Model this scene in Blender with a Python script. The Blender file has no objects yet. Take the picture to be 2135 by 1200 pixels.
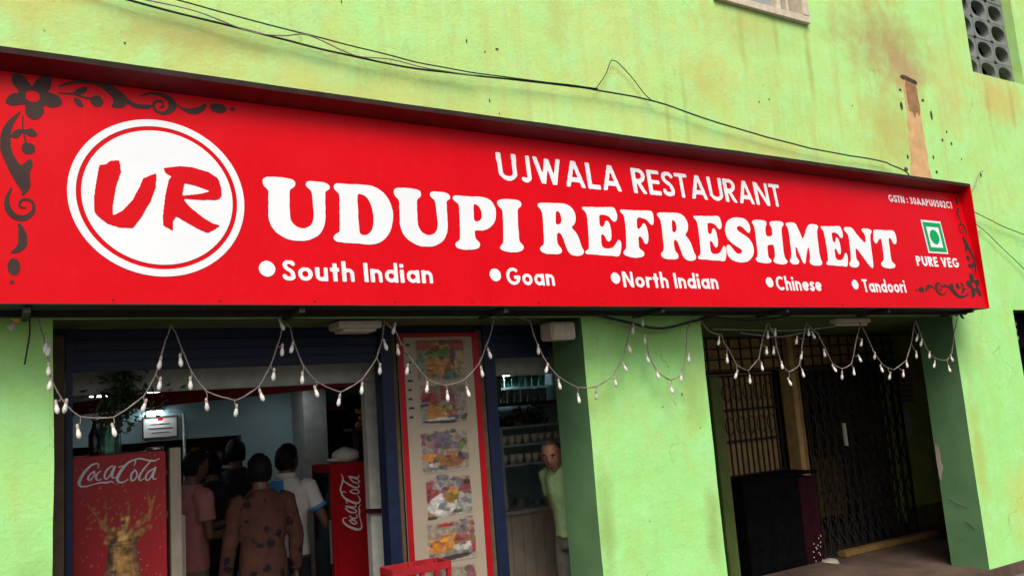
import bpy, bmesh, math, random
import numpy as np
from mathutils import Vector, Matrix, noise
from mathutils.geometry import tessellate_polygon

random.seed(7)
rng = np.random.default_rng(7)
scene = bpy.context.scene
COL = scene.collection

# ------------------------------------------------------------------ camera
cam_data = bpy.data.cameras.new('camera')
cam = bpy.data.objects.new('camera', cam_data)
COL.objects.link(cam)
_right = Vector((0.84658989, -0.52708833, -0.07391517))
_down = Vector((0.01492841, 0.16233453, -0.98662285))
_fwd = Vector((0.53203638, 0.83416149, 0.14529936))
M = Matrix((( _right.x, -_down.x, -_fwd.x, 0.0), (_right.y, -_down.y, -_fwd.y, 0.0),
            (_right.z, -_down.z, -_fwd.z, 1.75), (0, 0, 0, 1)))
cam.matrix_world = M
cam_data.sensor_width = 36.0
cam_data.lens = 36.0 * 1781.96 / 2135.0
cam_data.clip_start = 0.05
cam_data.clip_end = 2000
scene.camera = cam

# ------------------------------------------------------------------ sky and sun (hazy bright day)
SUN_EL, SUN_AZ = math.radians(53), math.radians(206)   # azimuth measured from +Y towards +X
world = bpy.data.worlds.new('World')
scene.world = world
world.use_nodes = True
wn = world.node_tree
wn.nodes.clear()
sky = wn.nodes.new('ShaderNodeTexSky')
sky.sky_type = 'NISHITA'
sky.sun_disc = False
sky.sun_elevation = SUN_EL
sky.sun_rotation = SUN_AZ
sky.air_density = 1.0
sky.dust_density = 6.0
sky.ozone_density = 0.6
bg = wn.nodes.new('ShaderNodeBackground')
bg.inputs['Strength'].default_value = 0.08
wo = wn.nodes.new('ShaderNodeOutputWorld')
wn.links.new(sky.outputs[0], bg.inputs[0])
wn.links.new(bg.outputs[0], wo.inputs[0])

sun_data = bpy.data.lights.new('sun', 'SUN')
sun_data.energy = 1.5
sun_data.angle = math.radians(32)
sun_data.color = (1.0, 0.955, 0.89)
sun = bpy.data.objects.new('sun', sun_data)
COL.objects.link(sun)
_sd = Vector((math.sin(SUN_AZ) * math.cos(SUN_EL), math.cos(SUN_AZ) * math.cos(SUN_EL), math.sin(SUN_EL)))
sun.rotation_euler = (-_sd).to_track_quat('-Z', 'Y').to_euler()
sun.location = (0, -6, 12)

vs = scene.view_settings
vs.view_transform = 'Standard'
vs.look = 'None'
vs.exposure = 0.93
vs.gamma = 1.0
vs.use_curve_mapping = False
scene.cycles.use_denoising = True
scene.cycles.max_bounces = 8
scene.cycles.sample_clamp_indirect = 6.0

# ------------------------------------------------------------------ materials
class NT:
    """small helper round a material node tree"""
    def __init__(self, name, rough=0.7, spec=0.35):
        self.m = bpy.data.materials.new(name)
        self.m.use_nodes = True
        self.t = self.m.node_tree
        self.b = self.t.nodes['Principled BSDF']
        self.b.inputs['Roughness'].default_value = rough
        self.b.inputs['Specular IOR Level'].default_value = spec
        self.pos = self.t.nodes.new('ShaderNodeNewGeometry').outputs['Position']
    def n(self, kind, **kw):
        nd = self.t.nodes.new(kind)
        for k, v in kw.items():
            setattr(nd, k, v)
        return nd
    def l(self, a, b):
        self.t.links.new(a, b)
    def noise(self, scale, detail=4, rough=0.55, stretch=(1, 1, 1), dist=0.0):
        mp = self.n('ShaderNodeMapping')
        mp.inputs['Scale'].default_value = stretch
        self.l(self.pos, mp.inputs['Vector'])
        nz = self.n('ShaderNodeTexNoise')
        nz.inputs['Scale'].default_value = scale
        nz.inputs['Detail'].default_value = detail
        nz.inputs['Roughness'].default_value = rough
        nz.inputs['Distortion'].default_value = dist
        self.l(mp.outputs[0], nz.inputs['Vector'])
        return nz.outputs['Fac']
    def ramp(self, fac, lo, hi, a=0.0, b=1.0):
        mr = self.n('ShaderNodeMapRange')
        mr.inputs['From Min'].default_value = lo
        mr.inputs['From Max'].default_value = hi
        mr.inputs['To Min'].default_value = a
        mr.inputs['To Max'].default_value = b
        self.l(fac, mr.inputs['Value'])
        return mr.outputs[0]
    def mix(self, fac, a, b, mode='MIX'):
        mx = self.n('ShaderNodeMix', data_type='RGBA', blend_type=mode)
        for s, v in ((0, fac), (6, a), (7, b)):
            if hasattr(v, 'is_linked') or hasattr(v, 'links'):
                self.l(v, mx.inputs[s])
            elif s == 0:
                mx.inputs[s].default_value = v
            else:
                mx.inputs[s].default_value = (*v, 1)
        return mx.outputs[2]
    def math(self, op, a, b=None):
        nd = self.n('ShaderNodeMath', operation=op)
        for i, v in enumerate((a, b)):
            if v is None:
                continue
            if hasattr(v, 'links'):
                self.l(v, nd.inputs[i])
            else:
                nd.inputs[i].default_value = v
        return nd.outputs[0]
    def color(self, c):
        if hasattr(c, 'links'):
            self.l(c, self.b.inputs['Base Color'])
        else:
            self.b.inputs['Base Color'].default_value = (*c, 1)
    def bump(self, h, strength=0.3, dist=0.01):
        bp = self.n('ShaderNodeBump')
        bp.inputs['Strength'].default_value = strength
        bp.inputs['Distance'].default_value = dist
        self.l(h, bp.inputs['Height'])
        self.l(bp.outputs[0], self.b.inputs['Normal'])

def mat_plain(name, c, rough=0.6, spec=0.35, var=0.12, scale=9.0, metal=0.0, bump=0.0, c2=None):
    k = NT(name, rough, spec)
    f = k.noise(scale, 5, 0.6)
    c2 = c2 or tuple(max(0.0, v * (1 - 2.2 * var)) for v in c)
    k.color(k.mix(k.ramp(f, 0.3, 0.72), c2, c))
    k.b.inputs['Metallic'].default_value = metal
    k.l(k.ramp(f, 0.2, 0.8, max(0.02, rough - 0.08), min(1, rough + 0.08)), k.b.inputs['Roughness'])
    if bump:
        k.bump(k.noise(scale * 7, 4), bump, 0.004)
    return k.m

def mat_facade():
    k = NT('green_plaster_paint', 0.85, 0.2)
    sep = k.n('ShaderNodeSeparateXYZ')
    k.l(k.pos, sep.inputs[0])
    big = k.noise(0.9, 5, 0.6)
    mid = k.noise(4.5, 6, 0.62)
    fine = k.noise(47, 6, 0.7)
    speck = k.noise(38, 3, 0.5)
    streak = k.noise(2.2, 6, 0.65, (4.0, 1.0, 0.35))
    green = (0.335, 0.74, 0.235)
    yellow = (0.53, 0.68, 0.225)
    mint = (0.38, 0.79, 0.34)
    zz = k.ramp(sep.outputs[2], 2.3, 3.7)
    up = k.math('ADD', k.math('MULTIPLY', zz, 0.72), k.ramp(big, 0.35, 0.7, -0.25, 0.35))
    up = k.math('MULTIPLY', up, k.ramp(sep.outputs[0], 3.0, 8.0, 1.0, 0.62))
    up.node.use_clamp = True
    c = k.mix(up, green, yellow)
    c = k.mix(k.math('MULTIPLY', k.ramp(mid, 0.45, 0.68), 0.62), c, mint)
    c = k.mix(k.ramp(k.noise(2.6, 6, 0.7, (1, 1, 0.8), 0.6), 0.5, 0.72, 0, 0.42), c, (0.46, 0.52, 0.14))
    c = k.mix(k.ramp(k.noise(11, 5, 0.75), 0.55, 0.8, 0, 0.35), c, (0.30, 0.44, 0.11))
    # weathering: ochre patches, vertical streaks, fine dirt
    c = k.mix(k.math('MULTIPLY', k.math('MULTIPLY', k.ramp(streak, 0.5, 0.78), 0.5), k.ramp(zz, 0, 1, 0.35, 1)), c, (0.47, 0.42, 0.13))
    c = k.mix(k.ramp(speck, 0.69, 0.76, 0, 0.32), c, (0.2, 0.25, 0.06))
    c = k.mix(k.ramp(fine, 0.35, 0.65, 0.10, 0.0), c, (0.25, 0.36, 0.08))
    # stains with a place of their own (x, z, rx, rz, colour, strength)
    stains = [(7.55, 5.05, 0.8, 0.5, (0.36, 0.25, 0.10), 0.78), (7.85, 4.82, 0.34, 0.30, (0.42, 0.28, 0.15), 0.85),
              (7.45, 4.2, 0.5, 0.55, (0.46, 0.36, 0.10), 0.62), (7.2, 5.7, 0.9, 0.35, (0.44, 0.38, 0.10), 0.55),
              (8.55, 4.7, 0.4, 0.6, (0.52, 0.46, 0.15), 0.5), (9.55, 4.8, 0.6, 0.35, (0.55, 0.44, 0.13), 0.75),
              (5.6, 4.85, 0.7, 0.22, (0.48, 0.42, 0.12), 0.45), (0.95, 3.95, 0.5, 0.13, (0.40, 0.33, 0.10), 0.6),
              (0.15, 4.05, 0.55, 0.25, (0.55, 0.47, 0.12), 0.5), (3.60, 0.95, 0.09, 0.45, (0.24, 0.34, 0.09), 0.6),
              (4.52, 1.75, 0.16, 0.22, (0.28, 0.40, 0.09), 0.45), (8.12, 1.1, 0.14, 0.8, (0.42, 0.44, 0.10), 0.6), (8.8, 0.5, 0.4, 0.5, (0.52, 0.55, 0.12), 0.55),
              (5.05, 4.3, 0.35, 0.25, (0.5, 0.45, 0.12), 0.4), (4.58, 0.85, 0.10, 0.35, (0.26, 0.33, 0.09), 0.6), (1.9, 3.75, 1.4, 0.16, (0.52, 0.52, 0.15), 0.5), (5.6, 3.8, 1.2, 0.14, (0.50, 0.50, 0.14), 0.5), (0.25, 0.9, 0.10, 0.5, (0.22, 0.36, 0.10), 0.4), (6.36, 4.7, 0.05, 0.42, (0.34, 0.33, 0.10), 0.6), (5.5, 4.78, 0.06, 0.36, (0.36, 0.36, 0.10), 0.5), (5.95, 4.85, 0.04, 0.28, (0.36, 0.34, 0.10), 0.5), (9.3, 4.7, 0.06, 0.4, (0.42, 0.34, 0.10), 0.6), (9.8, 4.75, 0.05, 0.35, (0.42, 0.34, 0.10), 0.6), (4.75, 4.0, 0.035, 0.5, (0.36, 0.40, 0.11), 0.5), (4.55, 3.9, 0.03, 0.4, (0.36, 0.40, 0.11), 0.45), (3.55, 4.6, 0.12, 0.4, (0.42, 0.44, 0.13), 0.45), (4.1, 2.25, 0.5, 0.16, (0.22, 0.36, 0.07), 0.5)]
    wob = k.math('MULTIPLY', k.math('SUBTRACT', mid, 0.5), 1.5)
    for (x, z, rx, rz, col, st) in stains:
        dx = k.math('DIVIDE', k.math('SUBTRACT', sep.outputs[0], x), rx)
        dz = k.math('DIVIDE', k.math('SUBTRACT', sep.outputs[2], z), rz)
        d = k.math('SQRT', k.math('ADD', k.math('MULTIPLY', dx, dx), k.math('MULTIPLY', dz, dz)))
        d = k.math('ADD', d, wob)
        c = k.mix(k.ramp(d, 1.1, 0.15, 0.0, st), c, col)
    # hairline cracks in patches
    wv = k.n('ShaderNodeVectorMath', operation='ADD')
    nv = k.n('ShaderNodeTexNoise')
    nv.inputs['Scale'].default_value = 5.0
    nv.inputs['Detail'].default_value = 5.0
    k.l(k.pos, nv.inputs['Vector'])
    k.l(k.pos, wv.inputs[0])
    sc_ = k.n('ShaderNodeVectorMath', operation='SCALE')
    sc_.inputs['Scale'].default_value = 0.35
    k.l(nv.outputs['Color'], sc_.inputs[0])
    k.l(sc_.outputs[0], wv.inputs[1])
    vo = k.n('ShaderNodeTexVoronoi', feature='DISTANCE_TO_EDGE')
    vo.inputs['Scale'].default_value = 0.85
    k.l(wv.outputs[0], vo.inputs['Vector'])
    crack = k.math('MULTIPLY', k.ramp(vo.outputs['Distance'], 0.006, 0.002), k.ramp(k.noise(1.1, 3, 0.5), 0.53, 0.63, 0, 0.34))
    c = k.mix(crack, c, (0.16, 0.17, 0.06))
    k.color(c)
    h = k.math('ADD', k.math('MULTIPLY', mid, 0.8), k.math('MULTIPLY', fine, 0.35))
    k.bump(h, 0.7, 0.014)
    return k.m

MAT = {}
MAT['facade'] = mat_facade()
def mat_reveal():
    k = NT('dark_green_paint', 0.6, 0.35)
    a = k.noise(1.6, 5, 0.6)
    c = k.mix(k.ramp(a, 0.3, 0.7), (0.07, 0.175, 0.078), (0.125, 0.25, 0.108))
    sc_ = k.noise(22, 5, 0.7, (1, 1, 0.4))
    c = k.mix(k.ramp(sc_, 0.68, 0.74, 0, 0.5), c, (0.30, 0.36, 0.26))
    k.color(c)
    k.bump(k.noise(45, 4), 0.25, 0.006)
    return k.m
MAT['reveal'] = mat_reveal()
def mat_sign():
    k = NT('red_flex_print', 0.3, 0.10)
    a = k.noise(1.3, 3, 0.5)
    c = k.mix(k.ramp(a, 0.3, 0.7), (0.54, 0.001, 0.006), (0.60, 0.002, 0.008))
    dust = k.noise(30, 5, 0.7, (1, 1, 0.5))
    c = k.mix(k.ramp(dust, 0.55, 0.85, 0, 0.04), c, (0.75, 0.22, 0.18))
    k.color(c)
    k.l(k.ramp(k.noise(3.0, 4), 0.3, 0.7, 0.22, 0.38), k.b.inputs['Roughness'])
    k.bump(k.noise(1.7, 3, 0.45, (1, 1, 0.5)), 0.35, 0.04)
    return k.m
MAT['sign'] = mat_sign()
MAT['sign_trim'] = mat_plain('red_sign_trim', (0.20, 0.004, 0.009), 0.45, var=0.2)  # red darkened: the shade under the hood is put into this colour
MAT['sign_edge'] = mat_plain('dark_sign_edge', (0.06, 0.035, 0.03), 0.55, var=0.25)
MAT['sign_box'] = mat_plain('rusty_sign_box', (0.035, 0.032, 0.03), 0.8, var=0.3, bump=0.3)
MAT['vinyl'] = mat_plain('white_vinyl', (0.70, 0.745, 0.775), 0.4, 0.15, var=0.03, scale=4)
MAT['vinyl_red'] = mat_plain('red_vinyl', (0.56, 0.003, 0.008), 0.4, 0.08, var=0.04)
MAT['vinyl_brown'] = mat_plain('brown_vinyl', (0.050, 0.030, 0.026), 0.5, 0.10, var=0.15)
MAT['vinyl_green'] = mat_plain('green_vinyl', (0.005, 0.33, 0.09), 0.45, 0.1, var=0.08)
MAT['cable'] = mat_plain('black_cable', (0.035, 0.033, 0.032), 0.6, var=0.2)
MAT['wire'] = mat_plain('pink_grey_wire', (0.30, 0.25, 0.23), 0.55, var=0.2)
MAT['bulb'] = mat_plain('white_plastic_bulb', (0.78, 0.76, 0.72), 0.35, var=0.06, scale=20)
MAT['socket'] = mat_plain('beige_socket', (0.5, 0.44, 0.4), 0.5, var=0.1)
MAT['blue'] = mat_plain('navy_shutter_paint', (0.005, 0.014, 0.052), 0.5, var=0.25, scale=14)
MAT['wood'] = mat_plain('old_brown_wood', (0.13, 0.085, 0.05), 0.75, var=0.25, scale=12)
MAT['tan'] = mat_plain('tan_wood', (0.27, 0.165, 0.06), 0.65, var=0.2, scale=8)
MAT['cream'] = mat_plain('cream_frame_paint', (0.66, 0.58, 0.44), 0.55, var=0.14, scale=14)
MAT['greywhite'] = mat_plain('dusty_white_paint', (0.38, 0.39, 0.365), 0.6, var=0.15)
MAT['beige'] = mat_plain('beige_laminate', (0.42, 0.36, 0.29), 0.5, var=0.12)
MAT['teal'] = mat_plain('pale_teal_wall_paint', (0.32, 0.47, 0.50), 0.6, var=0.10, scale=2.5)
MAT['ceiling'] = mat_plain('dull_ceiling_paint', (0.30, 0.30, 0.28), 0.8, var=0.12, scale=3)
MAT['floor'] = mat_plain('dusty_red_floor', (0.12, 0.08, 0.058), 0.7, var=0.25, scale=3, bump=0.2)
MAT['pavement'] = mat_plain('dusty_concrete', (0.12, 0.11, 0.095), 0.9, var=0.2, scale=2, bump=0.3)
MAT['asphalt'] = mat_plain('asphalt', (0.055, 0.054, 0.052), 0.9, var=0.25, scale=5, bump=0.4)
MAT['red_gloss'] = mat_plain('red_enamel', (0.36, 0.005, 0.012), 0.35, 0.25, var=0.08, scale=5)
MAT['red_dull'] = mat_plain('dull_red_paint', (0.40, 0.012, 0.02), 0.55, var=0.2)
MAT['board'] = mat_plain('cream_flex', (0.34, 0.29, 0.215), 0.55, var=0.06, scale=6)
MAT['black'] = mat_plain('black_iron', (0.030, 0.028, 0.028), 0.55, var=0.3, scale=30)
MAT['glassdark'] = mat_plain('dark_glass', (0.010, 0.014, 0.018), 0.08, 0.5, var=0.1)
MAT['plaster'] = mat_plain('bare_peach_plaster', (0.68, 0.43, 0.20), 0.9, var=0.16, scale=7, bump=0.4)
MAT['dirt'] = mat_plain('dark_pit', (0.10, 0.06, 0.04), 0.95, var=0.3)
MAT['concrete'] = mat_plain('grey_concrete_screen', (0.20, 0.23, 0.21), 0.85, var=0.16, scale=9, bump=0.4)
MAT['steel'] = mat_plain('brushed_steel', (0.55, 0.55, 0.54), 0.3, 0.5, var=0.1, metal=0.9)
MAT['whiteplastic'] = mat_plain('aged_white_plastic', (0.60, 0.55, 0.46), 0.45, var=0.1, scale=14)
MAT['paper'] = mat_plain('paper', (0.78, 0.77, 0.74), 0.8, var=0.06)
MAT['paper_old'] = mat_plain('yellowed_paper', (0.55, 0.38, 0.21), 0.8, var=0.15)
MAT['maroon'] = mat_plain('maroon_panel', (0.03, 0.005, 0.010), 0.6, 0.1, var=0.25)
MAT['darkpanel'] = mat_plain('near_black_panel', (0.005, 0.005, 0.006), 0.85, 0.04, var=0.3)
MAT['rust'] = mat_plain('rust_stain', (0.36, 0.20, 0.09), 0.9, var=0.2, scale=14)
MAT['soffit_shade'] = mat_plain('shaded_soffit_green', (0.11, 0.125, 0.035), 0.9, var=0.25, scale=6)  # wall green with the shade of the opening soffits put into its colour
MAT['tan_light'] = mat_plain('varnished_tan_wood', (0.46, 0.30, 0.12), 0.6, var=0.2, scale=8)
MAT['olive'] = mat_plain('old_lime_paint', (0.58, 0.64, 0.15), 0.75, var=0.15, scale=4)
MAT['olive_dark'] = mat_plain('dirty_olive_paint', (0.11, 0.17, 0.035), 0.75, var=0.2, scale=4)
MAT['leaf'] = mat_plain('artificial_leaf', (0.03, 0.075, 0.025), 0.5, var=0.3, scale=20)
MAT['skin'] = mat_plain('brown_skin', (0.34, 0.17, 0.10), 0.5, 0.4, var=0.08, scale=14)
MAT['skin_dark'] = mat_plain('dark_brown_skin', (0.14, 0.07, 0.045), 0.5, 0.4, var=0.1, scale=14)
MAT['hair'] = mat_plain('black_hair', (0.008, 0.007, 0.007), 0.6, 0.15, var=0.3, scale=60, bump=0.5)
MAT['hair_grey'] = mat_plain('cropped_grey_hair', (0.10, 0.075, 0.06), 0.7, 0.3, var=0.3, scale=80)
MAT['pink_cloth'] = mat_plain('dusty_pink_cotton', (0.42, 0.17, 0.16), 0.85, 0.2, var=0.1, scale=18, bump=0.3)
MAT['white_cloth'] = mat_plain('white_cotton', (0.66, 0.65, 0.60), 0.85, 0.2, var=0.08, scale=18, bump=0.3)
MAT['blue_cloth'] = mat_plain('bright_blue_cotton', (0.06, 0.27, 0.62), 0.85, 0.2, var=0.1, scale=18)
MAT['grey_cloth'] = mat_plain('grey_green_trousers', (0.15, 0.15, 0.12), 0.85, 0.2, var=0.12, scale=18, bump=0.3)
MAT['dark_cloth'] = mat_plain('dark_cloth', (0.022, 0.024, 0.035), 0.85, 0.2, var=0.2, scale=18, bump=0.3)
MAT['green_cloth'] = mat_plain('pale_green_cotton', (0.36, 0.55, 0.26), 0.85, 0.2, var=0.08, scale=18, bump=0.3)
MAT['eye_white'] = mat_plain('eye_white', (0.6, 0.56, 0.5), 0.3, var=0.03)
MAT['lip'] = mat_plain('lip_skin', (0.16, 0.06, 0.05), 0.5, var=0.08)
MAT['yellow'] = mat_plain('orange_yellow_plastic', (0.75, 0.38, 0.03), 0.4, var=0.15)
def mat_kurta():
    k = NT('brown_printed_cotton', 0.9, 0.2)
    v = k.n('ShaderNodeTexVoronoi', feature='F1')
    v.inputs['Scale'].default_value = 11.5
    k.l(k.pos, v.inputs['Vector'])
    petal = k.noise(34, 3, 0.6)
    d = k.math('ADD', v.outputs['Distance'], k.math('MULTIPLY', k.math('SUBTRACT', petal, 0.5), 0.7))
    base = k.mix(k.ramp(k.noise(12, 5), 0.3, 0.7), (0.055, 0.025, 0.019), (0.092, 0.036, 0.027))
    pick = k.n('ShaderNodeSeparateColor')
    k.l(v.outputs['Color'], pick.inputs[0])
    on = k.math('MULTIPLY', k.ramp(d, 0.37, 0.27), k.ramp(pick.outputs[0], 0.22, 0.27))
    c = k.mix(on, base, (0.014, 0.010, 0.012))
    v2 = k.n('ShaderNodeTexVoronoi', feature='F1')
    v2.inputs['Scale'].default_value = 26.0
    k.l(k.pos, v2.inputs['Vector'])
    c = k.mix(k.ramp(v2.outputs['Distance'], 0.25, 0.18, 0, 0.7), c, (0.05, 0.025, 0.022))
    k.color(c)
    k.bump(k.noise(16, 3), 0.35, 0.01)
    return k.m
MAT['kurta'] = mat_kurta()
def mat_print():
    k = NT('printed_picture', 0.45, 0.35)
    at = k.n('ShaderNodeAttribute', attribute_name='Col')
    f = k.noise(120, 3)
    k.color(k.mix(k.ramp(f, 0.3, 0.7, 0.0, 0.22), at.outputs['Color'], (0.08, 0.06, 0.05)))
    return k.m
MAT['print'] = mat_print()
def mat_glass(name, tint):
    k = NT(name, 0.06, 0.5)
    k.b.inputs['Base Color'].default_value = (*tint, 1)
    k.b.inputs['Transmission Weight'].default_value = 0.85
    k.l(k.ramp(k.noise(20, 3), 0.3, 0.7, 0.03, 0.15), k.b.inputs['Roughness'])
    return k.m
MAT['glass'] = mat_glass('clear_glass', (0.85, 0.93, 0.92))
MAT['glass_green'] = mat_glass('green_glass', (0.25, 0.62, 0.5))
def mat_window():
    k = NT('window_pane', 0.12, 0.5)
    k.color(k.mix(k.ramp(k.noise(2.5, 3), 0.3, 0.7), (0.22, 0.25, 0.26), (0.33, 0.36, 0.36)))
    return k.m
MAT['pane'] = mat_window()
def mat_emit(name, c, s):
    k = NT(name, 0.5)
    k.color((0.8, 0.8, 0.8))
    k.b.inputs['Emission Color'].default_value = (*c, 1)
    k.l(k.ramp(k.noise(5, 2), 0.2, 0.8, s * 0.9, s * 1.1), k.b.inputs['Emission Strength'])
    return k.m
MAT['lamp'] = mat_emit('lit_lamp', (0.92, 0.97, 1.0), 9.0)
MAT['lamp_strong'] = mat_emit('lit_tube', (0.85, 0.97, 1.0), 20.0)

# ------------------------------------------------------------------ object helpers
def setp(o, label=None, category=None, group=None, kind=None):
    for k, v in (('label', label), ('category', category), ('group', group), ('kind', kind)):
        if v:
            o[k] = v
    return o

def world_loc(o):
    p = Vector((0, 0, 0))
    while o:
        p += o.location
        o = o.parent
    return p

def thing(name, loc, label, category, group=None):
    o = bpy.data.objects.new(name, None)
    o.empty_display_size = 0.1
    COL.objects.link(o)
    o.location = loc
    return setp(o, label, category, group)

class MB:
    """collects geometry in world coordinates"""
    def __init__(self):
        self.v, self.f, self.mi = [], [], []
    def add(self, vs_, fs, mi=0):
        n = len(self.v)
        self.v += [tuple(p) for p in vs_]
        self.f += [tuple(i + n for i in q) for q in fs]
        self.mi += [mi] * len(fs)
        return self
    def box(self, x0, x1, y0, y1, z0, z1, mi=0):
        v = [(x, y, z) for z in (z0, z1) for y in (y0, y1) for x in (x0, x1)]
        return self.add(v, [(0, 2, 3, 1), (4, 5, 7, 6), (0, 1, 5, 4), (2, 6, 7, 3), (0, 4, 6, 2), (1, 3, 7, 5)], mi)
    def bar(self, a, b, w, h=None, mi=0):
        """a box-section bar from a to b"""
        a, b = Vector(a), Vector(b)
        h = h or w
        d = (b - a).normalized()
        s = d.cross(Vector((0, 0, 1)))
        if s.length < 1e-4:
            s = Vector((1, 0, 0))
        s.normalize()
        u = s.cross(d)
        v = [p + s * (sx * w / 2) + u * (sz * h / 2) for p in (a, b) for sz in (-1, 1) for sx in (-1, 1)]
        return self.add(v, [(0, 2, 3, 1), (4, 5, 7, 6), (0, 1, 5, 4), (2, 6, 7, 3), (0, 4, 6, 2), (1, 3, 7, 5)], mi)
    def tube(self, pts, r, n=8, mi=0, flat=None):
        """tapered tube along points; r a number or a list"""
        pts = [Vector(p) for p in pts]
        rs = r if isinstance(r, (list, tuple)) else [r] * len(pts)
        v, f = [], []
        prev = None
        for i, p in enumerate(pts):
            d = (pts[min(i + 1, len(pts) - 1)] - pts[max(i - 1, 0)]).normalized()
            s = prev - d * prev.dot(d) if prev else d.orthogonal()
            s.normalize()
            prev = s
            u = d.cross(s)
            for j in range(n):
                a = 2 * math.pi * j / n
                v.append(p + (s * math.cos(a) + u * math.sin(a)) * rs[i])
        for i in range(len(pts) - 1):
            for j in range(n):
                f.append((i * n + j, i * n + (j + 1) % n, (i + 1) * n + (j + 1) % n, (i + 1) * n + j))
        f.append(tuple(range(n - 1, -1, -1)))
        f.append(tuple(range((len(pts) - 1) * n, len(pts) * n)))
        return self.add(v, f, mi)
    def loft(self, rings, n=20, mi=0):
        """rings of (cx, cy, z, rx, ry)"""
        v, f = [], []
        for (cx, cy, z, rx, ry) in rings:
            for j in range(n):
                a = 2 * math.pi * j / n
                v.append((cx + rx * math.cos(a), cy + ry * math.sin(a), z))
        for i in range(len(rings) - 1):
            for j in range(n):
                f.append((i * n + j, i * n + (j + 1) % n, (i + 1) * n + (j + 1) % n, (i + 1) * n + j))
        f.append(tuple(range(n - 1, -1, -1)))
        f.append(tuple(range((len(rings) - 1) * n, len(rings) * n)))
        return self.add(v, f, mi)
    def ell(self, c, r, nu=14, nv=9, mi=0):
        v = [(c[0], c[1], c[2] - r[2])]
        for i in range(1, nv):
            t = -math.pi / 2 + math.pi * i / nv
            for j in range(nu):
                a = 2 * math.pi * j / nu
                v.append((c[0] + r[0] * math.cos(t) * math.cos(a), c[1] + r[1] * math.cos(t) * math.sin(a), c[2] + r[2] * math.sin(t)))
        v.append((c[0], c[1], c[2] + r[2]))
        f = [(0, 1 + (j + 1) % nu, 1 + j) for j in range(nu)]
        for i in range(nv - 2):
            for j in range(nu):
                f.append((1 + i * nu + j, 1 + i * nu + (j + 1) % nu, 1 + (i + 1) * nu + (j + 1) % nu, 1 + (i + 1) * nu + j))
        last = len(v) - 1
        f += [(last, 1 + (nv - 2) * nu + j, 1 + (nv - 2) * nu + (j + 1) % nu) for j in range(nu)]
        return self.add(v, f, mi)
    def mesh(self, name, origin=(0, 0, 0)):
        o = Vector(origin)
        me = bpy.data.meshes.new(name)
        me.from_pydata([tuple(Vector(p) - o) for p in self.v], [], self.f)
        if any(self.mi):
            me.polygons.foreach_set('material_index', self.mi)
        me.update()
        return me
    def build(self, name, mats, parent=None, smooth=False, bevel=0.0):
        """link as one mesh object; vertices are given in world space"""
        if parent is None:
            a = np.array(self.v)
            org = Vector(((a[:, 0].min() + a[:, 0].max()) / 2, (a[:, 1].min() + a[:, 1].max()) / 2, a[:, 2].min()))
        else:
            org = world_loc(parent)
        me = self.mesh(name, org)
        if bevel:
            bm = bmesh.new()
            bm.from_mesh(me)
            bmesh.ops.bevel(bm, geom=[e for e in bm.edges if e.calc_face_angle(0) > 0.5], offset=bevel, segments=2, affect='EDGES', clamp_overlap=True)
            bm.to_mesh(me)
            bm.free()
        if smooth:
            me.polygons.foreach_set('use_smooth', [True] * len(me.polygons))
        for m in (mats if isinstance(mats, (list, tuple)) else [mats]):
            me.materials.append(MAT[m])
        o = bpy.data.objects.new(name, me)
        COL.objects.link(o)
        if parent is None:
            o.location = org
        else:
            o.parent = parent
        return o

def boxpart(name, b, mat, parent, bevel=0.0):
    return MB().box(*b).build(name, mat, parent, bevel=bevel)

# ------------------------------------------------------------------ flat shapes from masks (letters, ornaments)
def catmull(pts, closed=True, sub=5):
    p = np.array(pts, float)
    n = len(p)
    out = []
    for i in range(n if closed else n - 1):
        if closed:
            a, b, c, d = p[(i - 1) % n], p[i], p[(i + 1) % n], p[(i + 2) % n]
        else:
            a, b, c, d = p[max(i - 1, 0)], p[i], p[i + 1], p[min(i + 2, n - 1)]
        for k in range(sub):
            t = k / sub
            out.append(0.5 * (2 * b + (c - a) * t + (2 * a - 5 * b + 4 * c - d) * t * t + (3 * b - a - 3 * c + d) * t ** 3))
    if not closed:
        out.append(p[-1])
    return np.array(out)

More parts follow.
